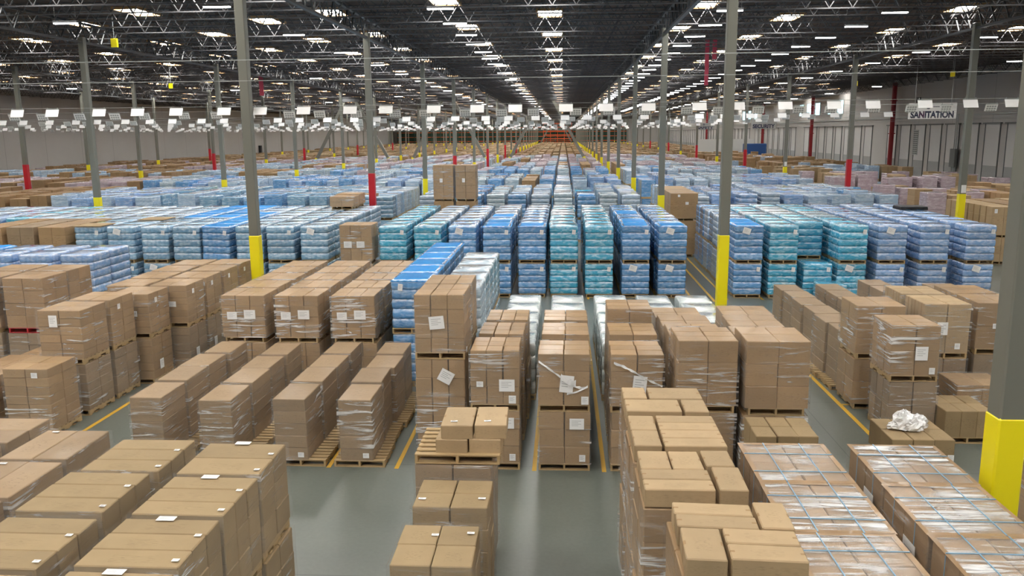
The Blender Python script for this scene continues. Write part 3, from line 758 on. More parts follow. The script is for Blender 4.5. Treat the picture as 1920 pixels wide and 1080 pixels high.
# --- narrow long-carton lanes at left, four deep, one tier
lanes = [(-8.63, 1.40, 'leftmost'), (-7.22, 1.36, 'second'), (-5.71, 1.40, 'third'), (-4.41, 1.40, 'fourth')]
for li, (x, h, nm) in enumerate(lanes):
    for j in range(4):
        carton_load(x + (0.0 if j == 0 else random.uniform(-0.06, 0.04)), 15.35 + j*1.14, 0, 0.66, 1.06, h + (0.02 if j % 2 else 0), 1, 1, 5, 'pink', 'wrapdiag' if j == 0 else 'wrap',
                    'narrow single-file carton load, %s back in the %s narrow lane left of centre' % (nth(j), nm), 'narrow carton loads',
                    labels=(('f', 0.8, 0.09, 0.12, 0.1),) if j == 0 and li > 1 else (), pw=1.016, pdx=0.17 if li != 3 else 0.05)
# --- two-tier lanes behind the narrow ones, slotted tops
fl = lambda: (('f', 0.25, 0.52, 0.26, 0.2), ('f', 0.66, 0.55, 0.3, 0.24))
for li, (x, nm) in enumerate([(-8.85, 'leftmost'), (-7.42, 'second'), (-5.95, 'third')]):
    for j in range(5 if li < 2 else 5):
        stack(x, 20.55 + j*1.22, (1.2, 2.45), 1.14, 1.08, 3, 2, (3, 4), '%s row behind the %s narrow lane' % (nth(j), nm), ['film', 'film'], ['wrap', 'wrapheavy'], labs=((), fl() if j == 0 else (('f', 0.7, 0.9, 0.2, 0.16),)), jig=0.02)
# --- left lane along the yellow line
stack(-12.22, 16.75, (1.55,), 1.03, 1.08, 2, 2, (7,), 'nearest in the lane left of left yellow line', 'film', 'wrapdiag', labs=((('f', 0.72, 0.9, 0.14, 0.12),),))
for j in range(7):
    Y = 18.15 + j*1.27; x = (-12.22, -12.2, -11.9, -11.45, -11.45, -11.45, -11.45)[j]
    stack(x, Y, (1.25, 2.55 if j < 2 else 2.45), 1.05, 1.1, 2, 2, (5, 6), '%s stack in the lane left of left yellow line' % nth(j), ['grey', 'film'] if j != 2 else ['film', 'film'], 'wrap',
          labs=((('r', 0.35, 0.3, 0.2, 0.26),) if j > 1 else (), ((('f', 0.38, 0.78, 0.2, 0.28),) if j == 0 else (('r', 0.3, 0.8, 0.12, 0.13), ('f', 0.6, 0.5, 0.2, 0.15)))), red=None)
for j in range(4):
    stack(-12.62, 21.9 + j*1.25, (1.2, 2.45), 1.05, 1.1, 2, 2, (4, 4), '%s stack in the second lane left of left yellow line' % nth(j), ['brown', 'film'], 'wrap')
for j, h in enumerate((1.25, 1.2, 1.1)):
    stack(-13.75, 16.9 + j*1.2, (h,), 1.1, 1.1, 2, 2, (4,), '%s low stack beside the left yellow line lane' % nth(j), 'brown', 'wrap')
for j in range(2):
    stack(-15.2, 16.6 + j*1.2, (1.0+0.15*j,), 1.1, 1.1, 2, 2, (4,), '%s low stack at the left picture edge' % nth(j), 'brown', 'wrap')
for s in range(2):
    for j in range(2):
        stack(-14.75 - s*1.25, 20.6 + j*1.22, (1.4, 2.88), 1.1, 1.12, 2, 2, (4, 4), '%s row, %s tall lane at the left picture edge' % (nth(j), ('first', 'second')[s]), ['grey', 'brown'], 'wrap', red='woodred' if (s == 0 and j == 0) else None)
# --- nearest block, lower left: big flat-topped loads
def near(x, y, top, w, d, ny_, where, tl=(), m='tan', mid=None):
    stack(x, y, ((mid or top*0.5), top), w, d, 1, ny_, (3, 3), where, [m, m], ['wrap', 'wrap'], labs=((), tl), jig=0.01)
tlab = (('t', 0.93, 0.12, 0.07, 0.05), ('t', 0.93, 0.62, 0.07, 0.05), ('t', 0.45, 0.97, 0.2, 0.1))
for j, y in enumerate((9.42, 8.30, 7.18, 6.06)):
    near(-4.78, y, 2.40, 1.06, 1.03, 2 if j == 0 else 3, '%s from aisle in the nearest lower-left lane' % nth(j), tlab)
for j, y in enumerate((9.75, 8.45, 7.2, 6.0)):
    near(-6.22, y, 2.34 if j else 2.28, 1.05, 1.1, 3, '%s from aisle in the second lower-left lane' % nth(j), tlab[:2])
for j, y in enumerate((10.75, 9.5, 8.25, 7.0)):
    stack(-8.05, y, (1.0, 2.0), 1.0, 1.16, 2, 1, (3, 3), '%s from aisle in the third lower-left lane' % nth(j), 'pink', 'wrap', labs=((), (('t', 0.2, 0.9, 0.1, 0.05),)))
for j, y in enumerate((11.6, 10.4, 9.2)):
    stack(-9.6, y, (0.95, 1.9), 1.05, 1.1, 1, 2, (3, 3), '%s from aisle in the fourth lower-left lane' % nth(j), 'pink', 'wrap')
# --- single lane standing in the aisle, bottom centre
stack(-1.97, 10.08, (1.70,), 1.0, 0.88, 2, 2, (5,), 'farther of two flat-topped loads at bottom centre', 'tan', 'wrap', top=False, labs=((('t', 0.1, 0.25, 0.1, 0.05), ('t', 0.9, 0.3, 0.1, 0.05)),))
stack(-2.0, 8.72, (1.62,), 0.97, 1.02, 2, 2, (5,), 'nearer of two flat-topped loads at bottom centre', 'tan', 'wrap', labs=((('t', 0.45, 0.72, 0.09, 0.05), ('t', 0.9, 0.78, 0.09, 0.05)),), pw=1.1, pdx=0.1)
stack(-2.1, 11.12, (1.85,), 1.1, 1.1, 2, 2, (5,), 'under the pallet of loose slanted cartons at bottom centre', 'grey', 'wrap')
# pallet on it with four loose cartons
o = inst('pallet', pallet_mesh(1.22, 1.1), None, (-1.5, 11.67, 1.862)); tag(o, 'bare wooden pallet carrying four loose cartons at bottom centre', 'pallet')
lc = carton_mesh(0.46, 0.82, 0.20, 'gold')
for i, (x, y, z, r, nm) in enumerate([(-1.58, 11.6, 2.003, -0.02, 'lower left'), (-1.1, 11.62, 2.003, -0.02, 'lower right'), (-1.52, 11.63, 2.204, 0.02, 'upper left'), (-1.04, 11.66, 2.206, 0.03, 'upper right')]):
    o = inst('loose_carton', lc, None, (x, y, z), r); tag(o, 'big flat loose carton on the pallet at bottom centre, %s of four' % nm, 'carton', 'loose cartons on the pallet')
    p = inst('paper_label', label_mesh(0.1, 0.05), o, (-0.05, -0.25, 0.208)); p.rotation_euler = (-math.pi/2, 0, 0.1)
# --- middle lanes in front of the white cases
stack(-2.95, 15.9, (2.08, 3.4), 1.0, 1.18, 3, 2, (5, 4), 'tall film-wrapped stack with one tilted paper, left of centre', 'film', 'wrapheavy', labs=((('f', 0.62, 0.82, 0.28, 0.26, 0.5),), (('f', 0.45, 0.52, 0.3, 0.26, -0.1), ('r', 0.05, 0.05, 0.1, 0.1))))
stack(-2.95, 17.15, (2.08, 3.4), 1.0, 1.1, 3, 2, (5, 4), 'second in the tall lane left of centre', 'film', 'wrap')
L2 = (('f', 0.2, 0.38, 0.13, 0.11), ('f', 0.75, 0.36, 0.3, 0.24), ('f', 0.86, 0.1, 0.14, 0.16))
mid = [(-1.78, 0.95, 'lane just left of centre'), (-0.48, 1.0, 'lane at the centre'), (0.94, 1.0, 'lane just right of centre')]
for li, (x, w, nm) in enumerate(mid):
    for j, (y, t1, t2) in enumerate([(15.35, 1.2, 2.36 if li else 2.42), (16.95, 1.2, 2.36), (18.3, 1.25, 2.36 if li < 2 else 2.62)]):
        stack(x + (0.0, 0.02, 0.06)[j], y, (t1, t2), w, 1.08, 3 if li == 0 else 2, 3, (3, 3), '%s row, %s' % (nth(j), nm), 'film', ['wrap', 'wrapheavy'] if j == 0 else 'wrap',
              labs=(((('f', 0.74, 0.78, 0.28, 0.22), ('f', 0.85, 0.12, 0.12, 0.14)), (L2 if li == 0 else (('f', 0.55, 0.42, 0.26, 0.34, 0.1), ('f', 0.9, 0.1, 0.14, 0.16)))) if j == 0 else ((), (('f', 0.2, 0.5, 0.3, 0.26),) if j == 1 else ())), jig=0.02)
def torn_film(where, tier, pts, width):
    par = next(o for o in C.objects if o.get('label', '').endswith(where) and tier in o['label'])
    g = Geo(); R2 = random.Random(len(where)); up_, lo_ = [], []
    for i, (x, y, z) in enumerate(pts):
        w_ = width*(0.35 + R2.random())
        up_.append((x + R2.uniform(-.015, .015), y + R2.uniform(-0.03, 0.0), z + w_/2)); lo_.append((x + R2.uniform(-.015, .015), y + R2.uniform(-0.03, 0.0), z - w_/2))
    for i in range(len(pts)-1):
        b = len(g.v); g.v += [up_[i], up_[i+1], lo_[i+1], lo_[i], tuple(Vector(up_[i])+Vector((0, .006, 0))), tuple(Vector(up_[i+1])+Vector((0, .006, 0))), tuple(Vector(lo_[i+1])+Vector((0, .006, 0))), tuple(Vector(lo_[i])+Vector((0, .006, 0)))]
        g.f += [(b+3, b+2, b+1, b), (b+4, b+5, b+6, b+7), (b, b+1, b+5, b+4), (b+2, b+3, b+7, b+6)]; g.m += [0]*4
    o = g.build('torn_film', MAT['filmwhite'], par); o['label'] = 'bunched white torn stretch film'
def lerp_pts(a, b, n, sag=0.0):
    return [(a[0]+(b[0]-a[0])*i/n, a[1], a[2]+(b[2]-a[2])*i/n - sag*math.sin(math.pi*i/n)) for i in range(n+1)]
yf = -0.58
torn_film('first row, lane at the centre', 'upper', lerp_pts((-0.48, yf, 1.02), (0.0, yf, 0.66), 8) + lerp_pts((0.06, yf, 0.62), (0.46, yf, 0.52), 7, 0.06), 0.045)
torn_film('first row, lane at the centre', 'upper', lerp_pts((-0.05, yf-0.01, 0.72), (0.22, yf-0.01, 0.6), 6, 0.04), 0.14)
torn_film('first row, lane at the centre', 'upper', lerp_pts((0.46, yf, 0.53), (0.05, yf, 0.38), 6, 0.03), 0.05)
torn_film('first row, lane just right of centre', 'upper', lerp_pts((-0.46, yf, 1.0), (0.1, yf, 0.72), 8, -0.03) + lerp_pts((0.15, yf, 0.7), (0.48, yf, 0.55), 6), 0.05)
stack(2.12, 14.95, (1.35, 2.74), 1.1, 1.12, 2, 3, (3, 3), 'front of the lane second right of centre', 'film', ['wrapheavy', 'wrapheavy'])
stack(3.33, 14.85, (1.35, 2.76), 1.16, 1.14, 2, 2, (3, 3), 'front of the lane beside the right aisle', 'film', ['wrapheavy', 'wrap'])
for j, y in enumerate((16.3, 17.6, 18.9)):
    stack(2.15, y, (1.2, 2.5 - 0.1*j), 1.1, 1.1, 2, 2, (3, 3), '%s row in the lane second right of centre' % nth(j+1), 'film', 'wrap')
    stack(3.5 + 0.1*j, y, (1.2, 2.45 - 0.05*j), 1.15, 1.1, 2, 2, (3, 3), '%s row in the lane beside the right aisle' % nth(j+1), 'film', 'wrap')
stack(3.2, 13.2, (1.57,), 1.03, 0.95, 3, 2, (4,), 'short open-topped stack in front of the right aisle lane', 'tan', None, jig=0.03)
# --- two big unwrapped-top lanes, lower right of centre
def loose_top(X, Y, z, w, d, where, pat):
    for i, (u, v, lw, ld, r) in enumerate(pat):
        o = inst('loose_carton', carton_mesh(lw, ld, 0.20, 'gold'), None, (X+u, Y+v, z+0.012), r)
        tag(o, 'flat loose carton on top of %s, %s from its near left corner' % (where, nth(i)), 'carton', 'loose cartons on the open stacks')
stack(0.86, 8.25, (1.3, 2.6), 1.12, 1.12, 2, 2, (3, 3), 'nearest under loose cartons in the open lane right of centre', 'film', 'wrapheavy')
stack(0.86, 9.5, (1.3, 2.6), 1.12, 1.12, 2, 2, (3, 3), 'second under loose cartons in the open lane right of centre', 'film', 'wrapheavy')
stack(0.86, 10.75, (1.3, 2.6), 1.12, 1.12, 2, 2, (3, 3), 'third under loose cartons in the open lane right of centre', 'film', 'wrapheavy')
loose_top(0.86, 8.25, 2.6, 1.12, 1.12, 'the nearest open stack', [(0.38, 0.14, 0.74, 0.26, 0), (0.38, 0.42, 0.74, 0.26, 0.01), (0.95, 0.33, 0.3, 0.62, -0.02), (0.19, 0.83, 0.34, 0.52, 0), (0.55, 0.83, 0.34, 0.52, 0.01), (0.92, 0.9, 0.32, 0.46, 0)])
loose_top(0.86, 9.5, 2.6, 1.12, 1.12, 'the second open stack', [(0.17, 0.27, 0.33, 0.52, 0), (0.74, 0.14, 0.74, 0.26, 0.01), (0.74, 0.42, 0.74, 0.26, 0), (0.17, 0.82, 0.33, 0.52, 0), (0.74, 0.7, 0.74, 0.26, 0), (0.74, 0.97, 0.74, 0.26, 0.01)])
loose_top(0.86, 10.75, 2.6, 1.12, 1.12, 'the third open stack', [(0.38, 0.27, 0.74, 0.5, 0), (0.95, 0.27, 0.32, 0.52, 0), (0.17, 0.82, 0.33, 0.5, 0), (0.74, 0.82, 0.74, 0.5, 0.0)])
stack(1.08, 6.75, (1.3, 2.62), 1.1, 1.2, 2, 2, (3, 3), 'closest open stack at bottom right of centre', 'film', 'wrapheavy')
loose_top(1.08, 6.75, 2.62, 1.1, 1.2, 'the closest open stack', [(0.2, 0.32, 0.36, 0.6, -0.05), (0.74, 0.17, 0.66, 0.28, -0.05), (0.75, 0.47, 0.66, 0.28, -0.05), (0.4, 0.76, 0.76, 0.25, -0.06), (0.4, 1.03, 0.76, 0.25, -0.05), (0.97, 0.92, 0.3, 0.56, -0.04)])
# --- strapped loads, lower right
for li, (x, nm) in enumerate([(2.27, 'left'), (3.66, 'right')]):
    for j, y in enumerate((9.12, 7.9, 6.68)):
        stack(x, y, (1.28, 2.55), 1.03, 1.16, 2, 2, (2, 2), '%s back of the %s blue-strapped lane at lower right' % (nth(2-j), nm), 'brown', ['wrap', 'wrap'], labs=((), (('l', 0.3, 0.6, 0.3, 0.4),) if li else ()), straps=True, top=False)
for o in [q for q in C.objects if q.name.startswith('carton_pallet_load') and 'blue-strapped' in q.get('label', '') and 'upper' in q.get('label', '')]:
    g = Geo(); g.box(-0.5, -0.56, 1.275, 0.5, 0.56, 1.279); g.build('top_film', MAT['wraptop'], o)
# --- lanes right of the right aisle
RA = 'right of the right yellow line'
stack(6.97, 17.5, (1.22, 2.45), 1.0, 1.1, 2, 3, (2, 2), 'front two-tier stack just ' + RA, ['grey', 'film'], ['wrap', 'wrapheavy'], labs=((), (('f', 0.62, 0.45, 0.26, 0.3), ('f', 0.86, 0.1, 0.12, 0.14))))
stack(6.85, 19.3, (1.22, 2.5), 1.1, 1.15, 2, 2, (2, 3), 'second two-tier stack just ' + RA, ['film', 'film'], ['wrap', 'wrapheavy'], labs=((('f', 0.5, 0.7, 0.2, 0.2),), (('f', 0.8, 0.45, 0.24, 0.28),)))
for j in range(6):
    carton_load(7.0 - 0.05*(j % 2), 20.75 + j*1.13, 0, 0.72, 1.07, 1.52, 1, 1, 5, 'pink', 'wrap', 'narrow carton load, %s back of the narrow lane right of the right aisle' % nth(j), 'narrow carton loads', pw=1.016, pdx=-0.05)
for j in range(5):
    carton_load(8.35, 22.0 + j*1.13, 0, 0.72, 1.07, 1.52, 1, 1, 5, 'pink', 'wrap', 'narrow carton load, %s back of the second narrow lane right of the right aisle' % nth(j), 'narrow carton loads', pw=1.016)
for j in range(5):
    carton_load(9.85, 22.4 + j*1.13, 0, 0.74, 1.07, 1.6, 1, 1, 5, 'pink', 'wrap', 'narrow carton load, %s back of the third narrow lane right of the right aisle' % nth(j), 'narrow carton loads', pw=1.016)
for j in range(4):
    carton_load(11.3, 22.0 + j*1.13, 0, 0.9, 1.07, 1.75, 1, 2, 4, 'pink', 'wrap', 'carton load, %s back of the fourth narrow lane right of the right aisle' % nth(j), 'narrow carton loads', pw=1.016)
for j in range(2):
    stack(8.35, 19.3 + 1.25*j, (1.25, 2.55), 1.05, 1.12, 2, 3, (2, 2), '%s row, second two-tier lane %s' % (nth(j), RA), ['grey', 'gold'], 'wrap', labs=((), (('f', 0.4, 0.5, 0.24, 0.3), ('f', 0.75, 0.14, 0.12, 0.14)) if j == 0 else ()))
    stack(9.75, 19.7 + 1.25*j, (1.25, 2.5), 1.05, 1.12, 2, 3, (2, 2), '%s row, third two-tier lane %s' % (nth(j), RA), ['grey', 'film'], 'wrap', labs=((('f', 0.5, 0.5, 0.12, 0.12),), (('f', 0.4, 0.5, 0.12, 0.12),)))
stack(6.35, 15.55, (0.66,), 1.2, 1.2, 3, 2, (1,), 'low stack under the white crumpled film at right', 'tan', None, labs=((('f', 0.92, 0.3, 0.12, 0.14),),), jig=0.03)
stack(8.0, 17.1, (0.72,), 1.0, 1.1, 3, 2, (1,), 'low stack behind the crumpled film stack at right', 'tan', None, jig=0.03)
stack(8.75, 18.2, (0.95,), 1.1, 0.98, 2, 2, (2,), 'low film-topped stack beside the near right column', 'film', 'wrapheavy', top=True)
stack(6.4, 10.4, (1.0, 2.0), 1.05, 1.1, 2, 2, (3, 3), 'behind the near yellow-footed column at the right edge', 'film', 'wrap')
# crumpled film lying on the low stack
g = Geo(); R_ = random.Random(3)
nu, nv = 22, 12
for (cx, cy2, cz, rx, ry, rz_) in ((-0.12, 0, 0.06, 0.22, 0.18, 0.15), (0.14, 0.05, 0.05, 0.2, 0.15, 0.11), (0.02, -0.1, 0.04, 0.18, 0.14, 0.1), (-0.3, -0.02, 0.02, 0.15, 0.1, 0.05)):
    rr = []
    for j in range(nv+1):
        th = math.pi*j/nv; ring = []
        for i in range(nu):
            ph = 2*math.pi*i/nu; k = 1 + R_.uniform(-0.22, 0.22)
            ring.append((cx+rx*k*math.sin(th)*math.cos(ph), cy2+ry*k*math.sin(th)*math.sin(ph), max(0.0, cz + 0.03 - 1.7*rz_*k*math.cos(th)) + 0.001*i))
        rr.append(ring)
    g.rings(rr)
tag(g.build('crumpled_film', MAT['filmwhite'], None, (6.9, 16.15, 0.662)), 'crumpled ball of white stretch film on a low carton stack', 'plastic film')
# loose empty pallets by the right aisle
for i, (x, y, z, r) in enumerate([(7.0, 18.95, 0.0, 0.0)]):
    pass
# --- white bottle cases behind the middle lanes
def scallop(w, d, nx, ny, a, inset, z, n=3):
    pts = []
    def edge(L_, cnt):
        return [(-L_/2 + L_*(i/(cnt*n)), a*abs(math.sin(math.pi*i/n))) for i in range(cnt*n)]
    W, D = w-2*inset-2*a, d-2*inset-2*a
    for t, b in edge(W, nx): pts.append((t, -D/2-b, z))
    for t, b in edge(D, ny): pts.append((W/2+b, t, z))
    for t, b in edge(W, nx): pts.append((-t, D/2+b, z))
    for t, b in edge(D, ny): pts.append((-W/2-b, -t, z))
    return pts
def layer_mesh(w, d, h, mat, nx=6, ny=7, a=0.03):
    def mk():
        g = Geo()
        prof = [(0.0, 0.02), (0.05, 0.004), (0.3, 0.0), (0.72, 0.0), (0.86, 0.010), (0.96, 0.024), (1.0, 0.05)]
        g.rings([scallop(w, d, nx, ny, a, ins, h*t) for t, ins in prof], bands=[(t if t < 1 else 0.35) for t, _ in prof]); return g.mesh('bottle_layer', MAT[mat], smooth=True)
    return cached(('lay', round(w, 2), round(d, 2), round(h, 3), mat), mk)
def layers_mesh(w, d, h, n, mat, nx=4, ny=5, a=0.02, name='bottle_layers'):
    def mk():
        g = Geo()
        for k in range(n):
            prof = [(0.0, 0.02), (0.06, 0.0), (0.75, 0.0), (0.92, 0.015), (1.0, 0.045)]
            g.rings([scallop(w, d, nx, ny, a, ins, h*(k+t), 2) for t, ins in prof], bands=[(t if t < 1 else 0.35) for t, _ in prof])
        return g.mesh(name, MAT[mat], smooth=True)
    return cached(('lays', round(w, 2), round(d, 2), round(h, 3), n, mat, name), mk)
NW = [0]
def water_load(X, Y, z0, w, d, H, mat, label, group, full=False, vivid=False, cardtop=False, lab=(), rz=0.0, n=5, lean=0.0, palette=None, film=False):
    o = empty('bottled_water_pallet_load', (X+w/2, Y+d/2, z0), rz); tag(o, label, 'pallet load', group); NW[0] += 1
    if lean: o.rotation_euler = (0, lean, rz)
    inst('pallet', pallet_mesh(min(w, 1.016), min(d, 1.2), palette), o)
    h = (H-PAL_H)/n
    if full:
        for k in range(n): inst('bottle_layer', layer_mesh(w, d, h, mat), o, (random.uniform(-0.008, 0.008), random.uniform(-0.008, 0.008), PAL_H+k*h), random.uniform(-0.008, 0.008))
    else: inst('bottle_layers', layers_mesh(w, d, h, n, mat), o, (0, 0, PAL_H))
    if vivid:
        def mk():
            g = Geo(); R2 = random.Random(5); nx = 8; e = 0.01
            for i in range(nx):
                for j in range(nx):
                    pass
            b = 0; g.v = []
            for j in range(nx+1):
                for i in range(nx+1):
                    x, y = -w/2-e+(w+2*e)*i/nx, -d/2-e+(d+2*e)*j/nx
                    edge = i in (0, nx) or j in (0, nx)
                    g.v.append((x, y, (-0.05 if edge else 0.012) + R2.uniform(-0.008, 0.008)))
            for j in range(nx):
                for i in range(nx):
                    q = j*(nx+1)+i; g.f.append((q, q+1, q+nx+2, q+nx+1)); g.m.append(0)
            return g.mesh('top_sheet', MAT['vivid'], smooth=True)
        inst('top_sheet', cached(('sheet', round(w, 2), round(d, 2)), mk), o, (0, 0, H+0.004))
    if cardtop:
        g = Geo(); g.cham(-w/2-0.02, -d/2-0.02, H, w/2+0.02, d/2+0.02, H+0.03, 0.01); g.build('top_board', MAT['tan'], o)
    if film: inst('stretch_wrap', wrap_mesh(w+0.02, d+0.02, H-PAL_H, 'wrap', False), o, (0, 0, PAL_H))
    for u, v, lw, lh, t in lab:
        p = inst('paper_label', label_mesh(lw, lh), o, (-w/2+u*w, -d/2-0.025, PAL_H+v*(H-PAL_H))); p.rotation_euler = (0, t, 0)
    return o
for li, x in enumerate((-1.68, -0.36, 0.96, 2.28, 3.5)):
    for j in range(5):
        y = 19.7 + j*1.27
        if li > 2 and j == 0: continue
        o = water_load(x, y, 0, 1.02, 1.14, 1.45, 'white', 'low load of white scalloped bottle cases, %s back in the %s of five white lanes' % (nth(j), nth(li)), 'white case loads', full=(j >= 3), n=4)
# blue vivid-topped lane and clear lane behind the tall stack
for j in range(6):
    for t, (z, h) in enumerate(((0, 1.42), (1.42, 1.42))):
        water_load(-4.42 + 0.0*j, 20.7 + j*1.24, z, 1.04, 1.16, h, 'blue', 'blue bottled-water load, %s, %s back in the vivid-topped lane left of centre' % (TW[t], nth(j)), 'blue loads in the front field', full=(j == 0), vivid=(t == 1), lab=((0.25, 0.85, 0.12, 0.18, 0.1),) if j == 0 and t else ())
        if j: water_load(-3.02, 18.4 + j*1.24, z, 1.04, 1.16, h, 'clear', 'clear bottled-water load, %s, %s back behind the tall stack left of centre' % (TW[t], nth(j)), 'clear loads in the front field', full=(j == 1))
# blue block at the left behind the tall brown stacks
for s in range(6):
    for j in range(2):
        for t, (z, h) in enumerate(((0, 1.45), (1.45, 1.42))):
            water_load(-15.85 - s*1.33, 24.9 + j*1.25, z, 1.06, 1.16, h, 'lav' if s < 3 else 'blue', 'blue bottled-water load, %s, %s row, %s of six behind the tall left stacks' % (TW[t], nth(j), nth(s)), 'blue loads at the left of the front field', full=(t == 1 and j == 0), vivid=(t == 1 and s >= 3))

# ------------------------------------------------------------------ the big water field (second field) and what lies beyond
RW = random.Random(11)
ANCH = 'centre'
def lane_words(X):
    k = int(round((X + 0.5 - 5.05)/1.365)); return '%s lane %s of %s' % (nth(max(abs(k)-1, 0)), 'left' if k < 0 else 'right', ANCH)
# (left x, colour, front vivid top, short front stack)
B = {}
xs = [(-7.40, 'teal'), (-5.95, 'teal'), (-4.58, 'blue'), (-3.2, 'blue'), (-1.78, 'blue'), (-0.55, 'teal'), (0.9, 'teal'), (2.35, 'blue'), (3.75, 'blue'),
      (6.75, 'blue'), (8.1, 'teal'), (9.4, 'teal'), (10.72, 'teal'), (12.2, 'lav'), (13.85, 'lav'), (15.5, 'lav')]
xl = [(-10.6, 'steel'), (-12.0, 'steel'), (-13.35, 'steel'), (-14.7, 'blue'), (-15.95, 'steel'), (-17.3, 'steel'), (-18.7, 'steel'), (-20.1, 'steel')]
extra = [(-21.5-1.37*i, ('pale', 'steel', 'blue', 'teal', 'lav')[i % 5]) for i in range(7)]
vivid_at = {(-3.2, 0), (-3.2, 1), (-3.2, 3), (2.35, 0), (2.35, 1), (2.35, 4), (3.75, 0), (-1.78, 0), (-1.78, 9), (6.75, 0), (6.75, 1), (-14.7, 0), (-14.7, 1), (-14.7, 2), (-14.7, 3), (-14.7, 4)}
for k in range(8):
    for x in (-15.95, -17.3): 
        if k > 2: vivid_at.add((x, k))
BY, BP = 32.75, 1.27
BROWN_B = {}
STUFF_W, STUFF_C = [], []       # far loads: (X, Y, z0, w, d, H, colour)
for (x, colr) in xs + xl + extra:
    for j in range(8):
        if x < -21 and j < 3: continue
        Y = BY + j*BP + RW.uniform(-0.03, 0.03); xx = x + RW.uniform(-0.04, 0.04)
        c = colr
        if j >= 3 and RW.random() < 0.55: c = {'teal': 'clear', 'blue': 'pale', 'steel': 'pale', 'lav': 'lav', 'pale': 'pale'}[colr]
        if x > 12: c = 'lav'
        if x in (-7.40, -5.95) and j > 1: c = 'pale' if x == -5.95 else 'teal'
        lw = lane_words(x)
        for t in (0, 1):
            z, h = (0.0, 1.38) if t == 0 else (1.38, 1.5)
            if t == 1 and x == 9.4 and j == 0: continue
            if t == 1 and x < -22 and j in (0, 1) and False: continue
            seen = (t == 1) or (j == 0)
            w = 1.12 if x > -8 else 1.15
            if not seen:
                STUFF_W.append((xx, Y, z, w, 1.17, h, c)); continue
            lab = ()
            if j == 0: lab = ((0.85, 0.82, 0.14, 0.18, 0.1),) if RW.random() < 0.7 else ((0.4, 0.85, 0.3, 0.24, 0.3),)
            water_load(xx, Y, z, w, 1.17, h, c, '%s water load, %s, %s row of second field, %s' % ({'lav': 'lavender blue', 'steel': 'grey-blue', 'pale': 'pale blue', 'clear': 'clear'}.get(c, c), TW[t], nth(j), lw),
                       'water loads of the big field', full=(j == 0), vivid=(t == 1 and (x, j) in vivid_at), cardtop=(t == 1 and (x, j) in ((-20.1, 0), (-18.7, 2))), lab=lab, film=False,
                       lean=(0.035 if (x == -14.7 and j == 0 and t == 1) else 0.0))
# small cases in front of the short teal stack
for i, (x, y, n_, hh) in enumerate([(9.75, 31.5, 3, 0.75)]):
    water_load(x, y, 0, 1.0, 1.05, hh, 'teal', 'low teal bottled-water load standing in front of the short teal stack', 'water loads of the big field', full=True, n=n_)
# brown stack among the water lanes
stack(-8.95, 32.6, (1.38, 2.95), 1.3, 1.2, 3, 2, (3, 3), 'front of the big water field between blue and teal lanes', 'film', ['wrap', 'wrapheavy'], labs=((), (('f', 0.25, 0.45, 0.32, 0.26), ('f', 0.65, 0.45, 0.32, 0.26))))
for j in range(4):
    carton_load(-11.5, 40.4 + j*1.25 if j < 2 else 40.4 + (j-2)*1.25, 2.88, 1.2, 1.15, 0.62 + 0.05*j, 2, 2, 2, 'film', 'wrap', 'short brown carton load, %s of those standing on grey-blue water' % nth(j), 'brown loads on the water field', simple_=True) if j < 2 else None
# tall brown pair far left of centre
for i, x in enumerate((-7.2, -5.95)):
    carton_load(x, 46.0, 0.0, 1.12, 1.15, 1.45, 2, 2, 3, 'film', None, 'brown carton load, lower tier of the %s tall brown pair left of centre' % ('left', 'right')[i], 'tall brown pair', simple_=True)
    carton_load(x, 46.0, 1.45, 1.12, 1.15, 1.35, 2, 2, 3, 'film', None, 'brown carton load, middle tier of the %s tall brown pair left of centre' % ('left', 'right')[i], 'tall brown pair', simple_=True)
    carton_load(x, 46.0, 2.8, 1.12, 1.15, 2.0, 2, 2, 5, 'film', 'wrap', 'brown carton load, top tier of the %s tall brown pair left of centre' % ('left', 'right')[i], 'tall brown pair', simple_=True, labels=(('f', 0.4, 0.55, 0.16, 0.22),))
# brown lane beside the centre-right column line (second column)
for j in range(5):
    for t, (z, h) in enumerate(((0, 1.9), (1.9, 1.45))):
        carton_load(5.62, 43.9 + j*1.24, z, 1.42, 1.16, h, 1, 1, 2, 'film', None, 'large brown carton load, %s, %s back beside the third column right of centre' % (TW[t], nth(j)), 'brown lane in the water field', simple_=True, labels=(('f', 0.3, 0.9, 0.12, 0.12), ('f', 0.6, 0.6, 0.16, 0.14)) if j == 0 and t else ())
# brown loads at the left and right ends
for s in range(3):
    for j in range(3):
        for t, (z, h) in enumerate(((0, 1.38), (1.38, 1.5))):
            carton_load(-21.5 - s*1.35, 32.6 + j*1.25, z, 1.15, 1.15, h, 2, 2, 4, 'grey' if s % 2 else 'film', None, 'brown carton load, %s, %s row, %s of three at left end of water field' % (TW[t], nth(j), nth(s)), 'brown left end stacks', simple_=True)
for s in range(5):
    for j in range(4):
        tops = ((0, 1.3), (1.3, 1.5)) if s < 4 else ((0, 1.3),)
        for t, (z, h) in enumerate(tops):
            carton_load(20.75 + s*1.4, 41.5 + j*1.25 + 0.3*s, z, 1.15, 1.15, h, 2, 2, 3, 'film' if s % 2 else 'gold', None, 'brown carton load, %s, %s row, %s lane right of the big water field' % (TW[t], nth(j), nth(s)), 'brown right field', simple_=True, labels=(('f', 0.15, 0.85, 0.14, 0.2),) if j == 0 else ())
g = Geo(); g.cham(-0.6, -0.5, 0.07, 0.6, 0.5, 0.15, 0.03)
for x in (-0.5, 0, 0.5): g.box(x-0.1, -0.5, 0.0, x+0.1, 0.5, 0.08)
tag(g.build('plastic_pallet', MAT['black'], None, (16.1, 39.6, 2.885)), 'black plastic pallet lying on top of lavender water loads at right', 'pallet')

